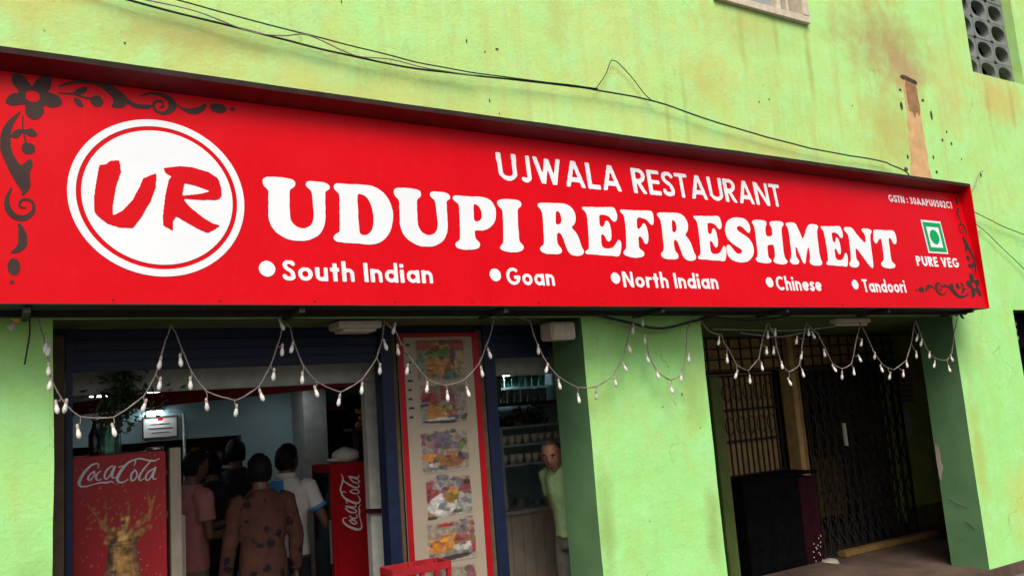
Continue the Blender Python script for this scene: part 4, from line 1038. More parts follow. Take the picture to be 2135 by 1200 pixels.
cable('wall_cable', [(8.0, 3.50), (8.3, 3.50), (8.645, 3.417), (9.1, 3.31), (9.517, 3.234), (11, 2.95)], 0.0045, 'upper black wire leaving the right end of the sign')
cable('wall_cable', [(8.0, 3.36), (8.35, 3.36), (8.655, 3.292), (9.0, 3.10), (9.405, 2.865), (10.5, 2.2)], 0.004, 'lower black wire leaving the right end of the sign', y=4.665)
cable('wall_cable', [(8.05, 3.62), (8.2, 3.60), (8.35, 3.595)], 0.006, 'short black cable stub poking past the sign top right corner', y=4.60)
cable('wall_cable', [(8.62, 3.64), (8.72, 3.74), (8.82, 3.86), (8.90, 3.88)], 0.004, 'short loose wire on the wall right of the sign', 'wire')
for k, (x0, x1, dz, lab) in enumerate(((3.6, 4.75, -0.075, 'black cable drooping under the sign over the middle pillar'), (4.62, 5.6, -0.03, 'black cable drooping under the sign beside the lobby'))):
    cable('wall_cable', [(x0, 2.375), (x0 + 0.25 * (x1 - x0), 2.36 + dz * 0.5), (x0 + 0.5 * (x1 - x0), 2.355 + dz), (x0 + 0.78 * (x1 - x0), 2.355 + dz * 0.4), (x1, 2.375)], 0.010, lab, y=4.62)
cable('wall_cable', [(0.222, 2.385), (0.225, 2.30), (0.212, 2.20), (0.205, 2.15)], 0.004, 'thin black wire hanging down the left pillar', y=4.66)

# brackets seen on top of the sign
for x, lab in ((4.02, 'small rusty bracket on top of the sign near its middle'), (7.2, 'small rusty bracket on top of the sign near its right end')):
    mb = MB()
    mb.box(x - 0.03, x + 0.03, 4.52, 4.57, 3.60, 3.66)
    mb.tube([(x - 0.06, 4.55, 3.63), (x, 4.55, 3.665), (x + 0.07, 4.55, 3.64)], 0.012, 6)
    o = mb.build('sign_bracket', 'dirt', None, bevel=0.004)
    setp(o, lab, 'bracket')

# ================================================================== strings of little lamps under the sign
LEFT_WIRE = [(0.248, 2.395),(0.278, 2.28),(0.299, 2.177),(0.311, 2.085),(0.339, 2.016),(0.38, 1.946),(0.437, 1.89),(0.582, 1.878),(0.72, 1.974),(0.777, 2.079),(0.825, 2.247),(0.854, 2.331),(0.872, 2.296),(0.917, 2.171),(0.95, 2.084),(1.019, 1.983),(1.134, 1.939),(1.176, 1.93),(1.291, 1.995),(1.359, 2.108),(1.417, 2.263),(1.433, 2.347),(1.472, 2.315),(1.488, 2.235),(1.536, 2.102),(1.609, 2.007),(1.745, 1.942),(1.877, 2.009),(1.972, 2.129),(2.014, 2.24),(2.035, 2.344),(2.101, 2.281),(2.148, 2.181),(2.228, 2.065),(2.302, 1.985),(2.412, 1.949),(2.546, 1.981),(2.656, 2.08),(2.696, 2.154),(2.758, 2.273),(2.783, 2.358),(2.893, 2.389),(3.053, 2.339),(3.09, 2.207),(3.159, 2.064),(3.245, 1.967),(3.392, 1.891),(3.552, 1.89),(3.705, 1.965),(3.805, 2.094),(3.877, 2.26),(3.948, 2.378),(4.005, 2.374),(4.017, 2.224),(4.031, 2.088),(4.096, 1.967),(4.214, 1.904),(4.321, 1.941),(4.387, 2.078),(4.421, 2.253),(4.472, 2.342)]
LEFT_BULBS = [(0.288, 2.218),(0.307, 2.199),(0.299, 2.106),(0.313, 2.038),(0.336, 1.926),(0.376, 1.928),(0.427, 1.805),(0.579, 1.8),(0.724, 1.909),(0.803, 2.121),(0.797, 2.015),(0.895, 2.13),(0.937, 2.011),(1.018, 1.897),(1.164, 1.858),(1.299, 1.931),(1.37, 2.038),(1.416, 2.31),(1.419, 2.171),(1.48, 2.183),(1.53, 2.015),(1.597, 1.936),(1.734, 1.881),(1.876, 1.941),(1.985, 2.046),(2.029, 2.186),(2.095, 2.281),(2.106, 2.154),(2.158, 2.039),(2.282, 1.929),(2.407, 1.871),(2.553, 1.887),(2.66, 2.006),(2.728, 2.117),(3.094, 2.135),(3.157, 2.011),(3.242, 1.902),(3.383, 1.804),(3.536, 1.817),(3.702, 1.9),(3.793, 1.995),(3.86, 2.126),(3.911, 2.259),(4.002, 2.313),(4.007, 2.183),(4.008, 2.048),(4.087, 1.933),(4.204, 1.826),(4.312, 1.907),(4.401, 2.043)]
RIGHT_WIRE = [(4.577, 2.33),(4.654, 2.25),(4.775, 2.223),(4.79, 2.158),(4.825, 2.121),(4.892, 1.992),(5.014, 1.944),(5.151, 2.039),(5.217, 2.206),(5.29, 2.311),(5.354, 2.204),(5.362, 2.09),(5.407, 1.967),(5.471, 1.916),(5.611, 1.968),(5.663, 2.121),(5.744, 2.308),(5.876, 2.216),(5.943, 2.096),(6.009, 1.967),(6.123, 1.919),(6.256, 1.955),(6.382, 2.188),(6.445, 2.304),(6.504, 2.207),(6.598, 2.027),(6.709, 1.924),(6.838, 1.886),(7.031, 1.964),(7.138, 2.112),(7.246, 2.325),(7.304, 2.197),(7.394, 2.019),(7.507, 1.959),(7.657, 1.945),(7.752, 2.01),(7.844, 2.212),(7.923, 2.331)]
RIGHT_BULBS = [(4.725, 2.159),(4.79, 2.024),(4.872, 1.902),(5.016, 1.859),(5.164, 1.953),(5.233, 2.074),(5.309, 2.072),(5.27, 2.198),(5.35, 2.215),(5.388, 1.956),(5.443, 1.822),(5.599, 2.15),(5.639, 2.025),(5.613, 1.883),(5.75, 2.21),(5.805, 2.189),(5.914, 2.037),(6.004, 1.908),(6.102, 1.844),(6.271, 1.874),(6.358, 1.98),(6.425, 2.114),(6.578, 1.998),(6.647, 1.884),(6.761, 1.817),(6.944, 1.831),(7.019, 1.913),(7.188, 1.99),(7.232, 2.141),(7.28, 2.096),(7.378, 1.984),(7.438, 1.895),(7.647, 1.848),(7.711, 1.944)]

def bulb_mesh():
    mb = MB()
    prof = [(0.004, 0.0), (0.0075, -0.003), (0.0085, -0.012), (0.0115, -0.022), (0.0115, -0.034), (0.008, -0.043), (0.003, -0.048)]
    mb.loft([(0, 0, z, r, r) for r, z in prof], 10)
    me = mb.mesh('bulb')
    me.materials.append(MAT['bulb'])
    me.polygons.foreach_set('use_smooth', [True] * len(me.polygons))
    s = MB().loft([(0, 0, 0.0, 0.0075, 0.0075), (0, 0, 0.018, 0.007, 0.007), (0, 0, 0.024, 0.003, 0.003)], 8)
    sm = s.mesh('socket')
    sm.materials.append(MAT['socket'])
    return me, sm
BULB, SOCK = bulb_mesh()
def light_string(wire, bulbs, label, base):
    t = thing('light_string', base, label, 'string lights', 'strings of unlit lamps hanging under the sign')
    o0 = world_loc(t)
    p = [(a[0] + (b[0] - a[0]) * q / 3, a[1] + (b[1] - a[1]) * q / 3 - 0.006 * math.sin(math.pi * q / 3)) for a, b in zip(wire[:-1], wire[1:]) for q in range(3)] + [wire[-1]]
    W = [Vector((x, 4.60 + 0.010 * noise.noise((x * 2.3, z * 2, 0.7)), z)) for x, z in p]
    MB().tube(W, 0.0035, 5).build('wire', 'wire', t, smooth=True)
    W2 = [w + Vector((0.004 * math.sin(i * 1.9), 0.005, 0.004 * math.cos(i * 1.9))) for i, w in enumerate(W)]
    MB().tube(W2, 0.0022, 4).build('wire', 'wire', t, smooth=True)
    for (x, z) in bulbs:
        top = Vector((x + random.uniform(-0.004, 0.004), 4.592 + random.uniform(-0.006, 0.006), z + 0.028))
        near = min(W, key=lambda q: (q.x - top.x) ** 2 + (q.z - top.z - 0.03) ** 2 + (10 if q.z < top.z - 0.005 else 0))
        b = bpy.data.objects.new('bulb', BULB)
        COL.objects.link(b)
        b.parent = t
        b.location = top - o0
        b.rotation_euler = (random.uniform(-0.3, 0.3), random.uniform(-0.35, 0.35), random.uniform(0, 6))
        s = bpy.data.objects.new('socket', SOCK)
        COL.objects.link(s)
        s.parent = b
        mid = (near + top) / 2 + Vector((random.uniform(-.006, .006), -0.002, -0.004))
        MB().tube([near, mid, top + Vector((0, 0, 0.022))], 0.0022, 4).build('lead', 'wire', t)
    return t
light_string(LEFT_WIRE, LEFT_BULBS, 'string of small white lamps draped over the shop opening and middle pillar', (1.9, 4.60, 2.36))
light_string(RIGHT_WIRE, RIGHT_BULBS, 'string of small white lamps draped over the gated lobby opening', (6.3, 4.60, 2.36))
cable('wall_cable', [(4.98, 2.235), (5.15, 2.215), (5.35, 2.20), (5.55, 2.21), (5.75, 2.235)], 0.0035, 'second slack wire drooping among the lobby lamps', 'wire', y=4.61)
cable('wall_cable', [(4.72, 2.268), (5.0, 2.262), (5.3, 2.252), (5.6, 2.25), (5.9, 2.262), (6.15, 2.275)], 0.004, 'straight thin wire behind the lobby lamps under the sign', 'wire', y=4.64)

# ================================================================== under the sign: lamp, speaker, holder
t = thing('batten_lamp', (1.93, 4.80, 2.30), 'dusty white lamp casing fixed under the beam over the shop opening', 'lamp')
MB().box(1.80, 2.07, 4.72, 4.90, 2.318, 2.362).build('casing', 'whiteplastic', t, bevel=0.006)
MB().box(1.83, 2.04, 4.735, 4.885, 2.300, 2.3165).build('cover', 'whiteplastic', t, bevel=0.004)
t = thing('batten_lamp', (6.6, 4.82, 2.30), 'pale lamp casing fixed under the beam over the lobby', 'lamp')
MB().box(6.38, 6.86, 4.78, 4.86, 2.325, 2.366).build('casing', 'cream', t, bevel=0.006)
MB().tube([(6.40, 4.82, 2.313), (6.84, 4.82, 2.313)], 0.012, 8).build('tube', 'whiteplastic', t)
t = thing('wall_speaker', (3.41, 4.76, 2.21), 'small beige speaker box mounted beside the middle pillar', 'speaker')
MB().box(3.30, 3.505, 4.72, 4.86, 2.225, 2.345).build('casing', 'whiteplastic', t, bevel=0.010)
MB().box(3.315, 3.395, 4.714, 4.722, 2.24, 2.33).build('grille', 'cream', t, bevel=0.003)
MB().box(3.41, 3.495, 4.714, 4.722, 2.24, 2.33).build('grille', 'whiteplastic', t, bevel=0.003)
MB().bar((3.41, 4.8, 2.34), (3.41, 4.8, 2.38), 0.03).build('bracket', 'black', t)
t = thing('lamp_holder', (0.17, 4.6, 2.33), 'yellowed lamp holder with a cord under the sign on the left pillar', 'lamp')
MB().ell((0.168, 4.60, 2.377), (0.026, 0.026, 0.034)).build('holder', 'yellow', t, smooth=True)
MB().tube([(0.158, 4.60, 2.35), (0.148, 4.60, 2.325), (0.138, 4.60, 2.318)], [0.010, 0.014, 0.016], 8).build('cap', 'whiteplastic', t, smooth=True)
MB().tube([(0.20, 4.60, 2.40), (0.205, 4.60, 2.385), (0.19, 4.60, 2.375)], 0.004, 5).build('cord', 'wire', t)
t = thing('wire_clip', (8.06, 4.63, 2.33), 'small black clip hanging at the lower right corner of the sign', 'clip')
MB().tube([(8.02, 4.63, 2.395), (8.05, 4.63, 2.36), (8.08, 4.63, 2.335)], [0.01, 0.014, 0.008], 6).build('clip', 'black', t)
MB().ell((7.99, 4.64, 2.37), (0.015, 0.015, 0.02)).build('knot', 'whiteplastic', t, smooth=True)

# ================================================================== rolling shutter with its guides
shut = thing('rolling_shutter', (1.95, 5.12, 0), 'dark blue rolling shutter rolled up over the shop opening', 'shutter')
for k in range(4):
    z0 = 2.142 + k * 0.058
    MB().box(0.34, 3.535, 5.11 + 0.004 * (k % 2), 5.15, z0, z0 + 0.055).build('slat', 'blue', shut, bevel=0.008)
for x0, x1 in ((0.412, 0.446), (2.205, 2.285), (2.965, 3.055)):
    mb = MB()
    mb.box(x0, x1, 5.075, 5.105, 0, 2.36)
    mb.box(x0, x0 + 0.02, 5.1065, 5.19, 0, 2.13)
    mb.box(x1 - 0.02, x1, 5.1065, 5.19, 0, 2.13)
    mb.build('guide_rail', 'blue', shut, bevel=0.003)
for x0, x1, lab in ((0.336, 0.408, 'worn brown wooden post beside the left pillar'), (2.288, 2.315, 'thin brown wooden batten along the left edge of the menu board'), (2.912, 2.962, 'thin brown wooden batten along the right edge of the menu board')):
    o = MB().box(x0, x1, 5.08, 5.13, 0, 2.34).build('wooden_post', 'wood', None, bevel=0.004)
    setp(o, lab, 'post')
# white inner door frame
fr = thing('door_frame', (1.9, 5.4, 0), 'dusty white door frame standing just behind the rolling shutter', 'door frame')
MB().box(0.42, 4.55, 5.35, 5.42, 2.032, 2.165).build('header', 'greywhite', fr, bevel=0.004)
MB().box(2.199, 2.283, 5.352, 5.43, 0, 2.03).build('post', 'greywhite', fr, bevel=0.004)
MB().bar((2.17, 5.345, 1.20), (2.29, 5.345, 1.19), 0.03, 0.028).build('latch', 'maroon', fr)

# ================================================================== menu board with food photos
def painted(name, x0, x1, y, z0, z1, nx, nz, fn, parent, thick=0.002):
    X, Z = np.meshgrid(np.linspace(0, 1, nx + 1), np.linspace(0, 1, nz + 1))
    rgb = np.clip(fn(X, Z), 0, 1)
    v = [(x0 + (x1 - x0) * a, y, z0 + (z1 - z0) * b) for a, b in zip(X.ravel(), Z.ravel())]
    f = [(j * (nx + 1) + i, j * (nx + 1) + i + 1, (j + 1) * (nx + 1) + i + 1, (j + 1) * (nx + 1) + i) for j in range(nz) for i in range(nx)]
    mb = MB().add(v, f)
    n0 = len(mb.v)
    mb.add([(x, y + thick, z) for x, z in ((x0, z0), (x1, z0), (x1, z1), (x0, z1))], [(0, 3, 2, 1)])
    o = mb.build(name, 'print', parent)
    ca = o.data.color_attributes.new('Col', 'FLOAT_COLOR', 'POINT')
    a = np.ones((len(o.data.vertices), 4), np.float32)
    a[:n0, :3] = rgb.reshape(-1, 3)
    a[n0:, :3] = 0.5
    ca.data.foreach_set('color', a.ravel())
    return o
def speck(X, Z, s, seed):
    r = np.random.default_rng(seed)
    g = r.random((s + 2, s + 2))
    fx_, fz = X * s, Z * s
    i, j = fx_.astype(int), fz.astype(int)
    u, w = fx_ - i, fz - j
    return (g[j, i] * (1 - u) + g[j, i + 1] * u) * (1 - w) + (g[j + 1, i] * (1 - u) + g[j + 1, i + 1] * u) * w
CREAM = np.array((0.34, 0.29, 0.215))
def layers(ops, seed, base=CREAM):
    def fn(X, Z):
        img = np.ones(X.shape + (3,)) * np.array(base)
        nz = speck(X, Z, 9, seed) - 0.5
        nz2 = speck(X, Z, 22, seed + 1) - 0.5
        for op in ops:
            kind, c, a = op[0], np.array(op[1]), op[2:]
            if kind == 'e':
                cx, cz, rx, rz, ang = (list(a) + [0])[:5]
                ca_, sa_ = math.cos(ang), math.sin(ang)
                dx, dz = X - cx, Z - cz
                d = np.hypot((dx * ca_ + dz * sa_) / rx, (-dx * sa_ + dz * ca_) / rz) + nz * 0.25
                m = np.clip((1.05 - d) * 9, 0, 1)
            elif kind == 'r':
                ax, bx, az, bz = a
                m = np.clip((np.minimum(np.minimum(X - ax, bx - X), np.minimum(Z - az, bz - Z)) + nz * 0.04) * 40, 0, 1)
            if kind == 's':        # scatter of small morsels: region, count, size
                ax, bx, az, bz, cnt, sz = a
                r_ = np.random.default_rng(seed + int(100 * ax) + int(cnt))
                for _ in range(int(cnt)):
                    cx, cz = r_.uniform(ax, bx), r_.uniform(az, bz)
                    d = np.hypot((X - cx) / (sz * r_.uniform(0.6, 1.8)), (Z - cz) / (sz * r_.uniform(0.5, 1.3)))
                    mm_ = (np.clip((1.1 - d) * 5, 0, 1) * 0.85)[..., None]
                    col = np.clip(c * r_.uniform(0.35, 1.7) + r_.uniform(-0.05, 0.05, 3), 0.01, 0.7)
                    img = img * (1 - mm_) + mm_ * col
                continue
            tex = np.clip(1 + 0.9 * nz2 + 0.5 * nz, 0.35, 1.6)[..., None]
            img = img * (1 - m[..., None]) + m[..., None] * c * tex
        return img
    return fn
menu = thing('menu_board', (2.61, 5.06, 0.0), 'tall cream menu board with red edges and food photos', 'menu board')
MB().box(2.318, 2.908, 5.052, 5.072, 0.0, 2.315).build('panel', 'board', menu, bevel=0.002)
MB().box(2.316, 2.352, 5.046, 5.0515, 0.0, 2.317).build('border_strip', 'red_gloss', menu)
MB().box(2.866, 2.910, 5.046, 5.0515, 0.0, 2.317).build('border_strip', 'red_gloss', menu)
MB().box(2.353, 2.865, 5.046, 5.0515, 2.290, 2.317).build('border_strip', 'red_gloss', menu)
W_, R_, DK, GR, OR, BR, MV = (0.62, 0.60, 0.55), (0.42, 0.03, 0.03), (0.05, 0.04, 0.05), (0.16, 0.26, 0.04), (0.56, 0.22, 0.04), (0.28, 0.12, 0.04), (0.20, 0.06, 0.14)
PH = [
 (2.439, 2.799, 2.007, 2.272, [('r', (0.40, 0.30, 0.16), 0, 1, 0, 1), ('r', (0.36, 0.10, 0.08), 0, 1, 0.72, 1), ('e', (0.22, 0.30, 0.20), 0.14, 0.45, 0.15, 0.22), ('e', (0.50, 0.34, 0.14), 0.5, 0.72, 0.24, 0.24), ('e', GR, 0.45, 0.66, 0.26, 0.12), ('e', OR, 0.33, 0.36, 0.14, 0.2), ('e', (0.5, 0.24, 0.14), 0.57, 0.32, 0.16, 0.22), ('r', MV, 0.68, 0.82, 0.3, 0.8), ('e', (0.10, 0.20, 0.14), 0.70, 0.1, 0.2, 0.12), ('e', (0.5, 0.4, 0.2), 0.9, 0.4, 0.12, 0.3), ('s', GR, 0.2, 0.65, 0.5, 0.8, 14, 0.05), ('s', OR, 0.2, 0.75, 0.1, 0.5, 22, 0.05), ('s', (0.4, 0.08, 0.06), 0.0, 0.9, 0.75, 1.0, 10, 0.06), ('s', (0.14, 0.2, 0.14), 0.1, 0.9, 0.02, 0.3, 10, 0.05)]),
 (2.450, 2.795, 1.715, 2.000, [('r', R_, 0.02, 0.36, 0.52, 0.72), ('r', DK, 0.0, 0.2, 0.42, 0.5), ('r', (0.32, 0.05, 0.03), 0.44, 0.55, 0.55, 0.95), ('r', (0.24, 0.04, 0.08), 0.62, 0.75, 0.3, 0.72), ('e', OR, 0.25, 0.30, 0.09, 0.18), ('e', (0.5, 0.26, 0.05), 0.42, 0.28, 0.13, 0.2, 0.4), ('e', (0.25, 0.28, 0.08), 0.56, 0.33, 0.10, 0.12), ('e', (0.38, 0.10, 0.05), 0.68, 0.28, 0.10, 0.08), ('e', DK, 0.42, 0.07, 0.36, 0.035, -0.05), ('e', (0.10, 0.07, 0.04), 0.93, 0.16, 0.10, 0.05, 0.8), ('e', W_, 0.40, 0.13, 0.34, 0.035), ('s', (0.35, 0.06, 0.06), 0.02, 0.36, 0.45, 0.75, 10, 0.05), ('s', OR, 0.2, 0.7, 0.18, 0.45, 16, 0.045), ('s', (0.2, 0.08, 0.1), 0.6, 0.78, 0.3, 0.72, 8, 0.04), ('s', (0.2, 0.24, 0.06), 0.45, 0.65, 0.3, 0.45, 6, 0.04)]),
 (2.440, 2.785, 1.412, 1.695, [('r', (0.22, 0.08, 0.12), 0.0, 0.10, 0.62, 0.9), ('e', (0.22, 0.20, 0.22), 0.45, 0.75, 0.22, 0.16), ('e', (0.30, 0.10, 0.20), 0.30, 0.58, 0.06, 0.2), ('r', R_, 0.5, 0.76, 0.42, 0.46), ('e', OR, 0.22, 0.34, 0.22, 0.09, -0.1), ('e', BR, 0.60, 0.22, 0.22, 0.13), ('e', (0.20, 0.22, 0.18), 0.22, 0.10, 0.22, 0.08), ('e', W_, 0.25, 0.18, 0.12, 0.05), ('e', GR, 0.9, 0.62, 0.1, 0.04, 0.5), ('s', (0.16, 0.13, 0.15), 0.22, 0.75, 0.55, 0.92, 22, 0.045), ('s', BR, 0.05, 0.85, 0.15, 0.4, 16, 0.05), ('s', (0.25, 0.25, 0.22), 0.02, 0.6, 0.02, 0.2, 14, 0.04)]),
 (2.458, 2.786, 1.120, 1.404, [('r', (0.30, 0.05, 0.06), 0.0, 1.0, 0.30, 0.85), ('e', (0.34, 0.32, 0.32), 0.45, 0.75, 0.30, 0.20), ('e', (0.40, 0.42, 0.40), 0.75, 0.30, 0.28, 0.24), ('e', W_, 0.36, 0.32, 0.34, 0.26, 0.3), ('e', (0.52, 0.26, 0.06), 0.53, 0.50, 0.16, 0.16), ('e', BR, 0.54, 0.5, 0.06, 0.07), ('e', (0.16, 0.18, 0.22), 0.3, 0.25, 0.07, 0.05), ('e', DK, 0.1, 0.04, 0.12, 0.04), ('e', DK, 0.66, 0.14, 0.10, 0.05), ('s', (0.22, 0.06, 0.07), 0.0, 1.0, 0.45, 0.85, 22, 0.05), ('s', (0.3, 0.3, 0.3), 0.3, 1.0, 0.1, 0.5, 20, 0.05), ('s', (0.5, 0.25, 0.06), 0.42, 0.66, 0.4, 0.6, 8, 0.05), ('s', (0.2, 0.2, 0.22), 0.2, 0.75, 0.7, 0.95, 12, 0.05)]),
 (2.444, 2.794, 0.850, 1.120, [('e', R_, 0.40, 0.85, 0.16, 0.05), ('r', (0.14, 0.14, 0.18), 0.70, 0.82, 0.6, 0.95), ('r', (0.36, 0.16, 0.12), 0.88, 1.0, 0.5, 0.9), ('e', OR, 0.27, 0.36, 0.26, 0.13), ('e', (0.55, 0.28, 0.08), 0.48, 0.58, 0.18, 0.08), ('e', (0.30, 0.10, 0.06), 0.75, 0.48, 0.16, 0.10), ('e', W_, 0.75, 0.32, 0.22, 0.10), ('r', R_, 0.9, 1.0, 0.12, 0.35), ('e', DK, 0.45, 0.08, 0.42, 0.06, 0.08), ('s', OR, 0.05, 0.6, 0.28, 0.6, 14, 0.05), ('s', (0.25, 0.1, 0.08), 0.55, 0.98, 0.35, 0.7, 14, 0.045), ('s', (0.16, 0.14, 0.16), 0.7, 1.0, 0.6, 0.98, 8, 0.04), ('s', (0.3, 0.28, 0.26), 0.5, 0.95, 0.2, 0.4, 8, 0.04)]),
 (2.450, 2.780, 0.56, 0.835, [('e', (0.30, 0.26, 0.20), 0.45, 0.75, 0.25, 0.18), ('e', (0.25, 0.10, 0.12), 0.9, 0.6, 0.1, 0.3), ('e', DK, 0.5, 0.35, 0.42, 0.22), ('e', (0.42, 0.30, 0.12), 0.5, 0.36, 0.25, 0.12)]),
]
for k, (x0, x1, z0, z1, ops) in enumerate(PH):
    if k:
        ops = [('r', (0.34, 0.28, 0.21), 0.0, 1.0, 0.03, 0.92), ('s', (0.22, 0.16, 0.12), 0.05, 0.95, 0.1, 0.85, 30, 0.07)] + ops
    ops = [(o_[0], tuple(0.72 * c_ for c_ in o_[1])) + tuple(o_[2:]) for o_ in ops]
    painted('food_photo', x0, x1, 5.049, z0, z1, 72, 56, layers(ops, 20 + 3 * k), menu)
marks = MB()
for k in range(9):
    z = 2.235 - k * 0.058
    w = 0.02 + 0.02 * random.random()
    marks.box(2.372, 2.372 + w, 5.0495, 5.0512, z, z + 0.012)
marks.build('printed_text_line', 'vinyl_brown', menu)

# ================================================================== drinks fridges
f1 = thing('drinks_fridge', (0.745, 5.9, 0), 'red drinks fridge with white script and a splashing bottle picture on its front', 'fridge')
MB().box(0.488, 1.0, 5.612, 6.20, 0.06, 1.69).build('cabinet', 'red_gloss', f1, bevel=0.012)
def bottle_art(X, Z):
    x, z = 0.488 + X * 0.512, 0.2 + Z * 1.485
    img = np.ones(X.shape + (3,)) * np.array((0.42, 0.008, 0.016))
    img += (speck(X, Z, 5, 91)[..., None] - 0.5) * np.array((0.12, 0.004, 0.006))
    Z3, X3 = np.clip(Z * 0.999, 0, 1), X * 0.34
    n1, n2 = speck(X3, Z3, 60, 5) - 0.5, speck(X3, Z3, 130, 8) - 0.5
    def blend(m, c, tex=0.0):
        m = np.clip(m, 0, 1)[..., None]
        t_ = np.clip(1 + tex * 1.7 * n1 + tex * 0.9 * n2, 0.2, 1.9)[..., None]
        img[:] = img * (1 - m) + m * np.array(c) * t_
    half = np.interp(z, [0.2, 0.6, 0.85, 1.0, 1.10, 1.16, 1.175, 1.20, 1.205], [0.16, 0.16, 0.135, 0.10, 0.082, 0.078, 0.090, 0.090, 0.08])
    side = (x - 0.752) / half
    body = (1 - np.abs(side)) * 12 * (z < 1.205)
    blend(body, (0.30, 0.13, 0.045), 0.9)
    blend(body * np.clip(1.1 - np.abs(side) * 1.5, 0, 1) * 0.25, (0.52, 0.28, 0.08), 0.9)
    blend((np.abs(side) - 0.74) * 5 * (body > 0), (0.10, 0.085, 0.05), 0.8)
    blend((0.07 - np.abs(side + 0.52)) * 16 * (body > 0) * (n1 + 0.55), (0.62, 0.52, 0.36), 0.5)
    blend((0.05 - np.abs(side - 0.60)) * 16 * (body > 0) * (n1 + 0.5), (0.50, 0.42, 0.28), 0.5)
    blend((0.016 - np.abs(z - 1.19)) * 120 * (body > 0) * 0.75, (0.20, 0.15, 0.08), 1.2)
    blend((0.006 - np.abs(z - 1.165)) * 200 * (body > 0) * 0.7, (0.07, 0.07, 0.04), 0.8)
    # crown of liquid thrown up from the neck
    ang = np.arctan2(z - 1.19, x - 0.76)
    rad = np.hypot((x - 0.76) * 0.9, z - 1.19)
    rr_ = np.random.default_rng(33)
    crown = 0.085 + 0.0 * ang
    for q_ in range(9):
        c0, w0, h0 = rr_.uniform(0.15, 3.0), rr_.uniform(0.06, 0.16), rr_.uniform(0.04, 0.15)
        crown = crown + h0 * np.exp(-((ang - c0) / w0) ** 2) * 0.8
    crown = crown + 0.05 * (n1 + n2)
    sp = (crown - rad) * 45 * (z > 1.185)
    blend(sp, (0.34, 0.13, 0.04), 0.9)
    blend((crown * 0.72 - rad) * 30 * (z > 1.19) * (0.7 + n1), (0.60, 0.33, 0.09), 1.0)
    blend((crown * 0.5 - rad) * 30 * (z > 1.19) * (0.35 + n2), (0.66, 0.46, 0.20), 0.8)
    def horn(pts, c, w0):
        for i in range(len(pts) - 1):
            (x1, z1), (x2, z2) = pts[i], pts[i + 1]
            L2 = (x2 - x1) ** 2 + (z2 - z1) ** 2
            t_ = np.clip(((x - x1) * (x2 - x1) + (z - z1) * (z2 - z1)) / L2, 0, 1)
            dd = np.hypot(x - x1 - t_ * (x2 - x1), z - z1 - t_ * (z2 - z1))
            w = w0 * (1 - (i + t_) / len(pts))
            blend((w - dd) * 140, c, 0.7)
    horn([(0.70, 1.23), (0.645, 1.28), (0.62, 1.34), (0.575, 1.40), (0.52, 1.43)], (0.36, 0.13, 0.04), 0.017)
    horn([(0.655, 1.29), (0.665, 1.36), (0.66, 1.45)], (0.36, 0.14, 0.05), 0.014)
    horn([(0.84, 1.27), (0.90, 1.31), (0.92, 1.38), (0.955, 1.47)], (0.42, 0.17, 0.05), 0.020)
    horn([(0.915, 1.36), (0.90, 1.42), (0.895, 1.46)], (0.36, 0.14, 0.05), 0.014)
    r = np.random.default_rng(12)
    for q_ in range(120):
        if q_ < 50:
            cx, cz, rr, cc = r.uniform(0.5, 0.99), r.uniform(0.8, 1.15), r.uniform(0.002, 0.006), (0.55, 0.30, 0.25)
        else:
            a_ = r.uniform(0.1, 3.04)
            q2 = r.uniform(0.09, 0.26)
            cx, cz, rr, cc = 0.765 + 0.9 * q2 * math.cos(a_), 1.26 + q2 * 0.85 * math.sin(a_), r.uniform(0.002, 0.008), (0.46, 0.20, 0.06)
        blend((rr - np.hypot(x - cx, z - cz)) * 400, cc, 0.4)
    return img
painted('front_print', 0.494, 0.994, 5.606, 0.2, 1.684, 100, 220, bottle_art, f1, 0.004)
mk = Mask(0.50, 1.0, 1.46, 1.68, 0.0022)
for s_ in SCRIPT_STROKES:
    mk.stroke([tuple(p) for p in catmull(s_, False, 4)])
SCRIPT_LOOPS = group_loops(mk.loops(0.8, 0.25))
mb = MB()
for lp in SCRIPT_LOOPS:
    flat_mesh(mb, lp, lambda u, v, h: (u, 5.6045 - h, v), 0.001)
mb.build('script_lettering', 'vinyl', f1)
for x in (0.54, 0.95):
    MB().box(x - 0.03, x + 0.03, 5.65, 5.71, 0, 0.06).build('foot', 'black', f1)
    MB().box(x - 0.03, x + 0.03, 6.1, 6.16, 0, 0.06).build('foot', 'black', f1)
f2 = thing('drinks_fridge', (2.33, 6.2, 0), 'red drinks fridge turned sideways with upright white script on its side', 'fridge')
MB().box(2.20, 2.492, 6.0, 6.42, 0.06, 1.488).build('cabinet', 'red_gloss', f2, bevel=0.010)
dr = MB().box(2.178, 2.197, 6.0, 6.42, 0.12, 1.484).build('door', 'red_gloss', f2, bevel=0.004)
MB().box(2.172, 2.1775, 6.05, 6.37, 0.25, 1.43).build('glass', 'glassdark', dr)
MB().bar((2.165, 6.03, 0.8), (2.165, 6.03, 1.1), 0.015).build('handle', 'steel', dr)
mb = MB()
for lp in SCRIPT_LOOPS:      # the same script, turned to read upwards
    flat_mesh(mb, [[(2.43 - (v - 1.485) * 1.12, 0.99 + (u - 0.50) * 0.92) for u, v in l] for l in lp], lambda u, v, h: (u, 5.999 - h, v), 0.001)
mb.build('script_lettering', 'vinyl', f2)
for x in (2.24, 2.45):
    MB().box(x - 0.02, x + 0.02, 6.03, 6.07, 0, 0.06).build('foot', 'black', f2)
    MB().box(x - 0.02, x + 0.02, 6.34, 6.38, 0, 0.06).build('foot', 'black', f2)
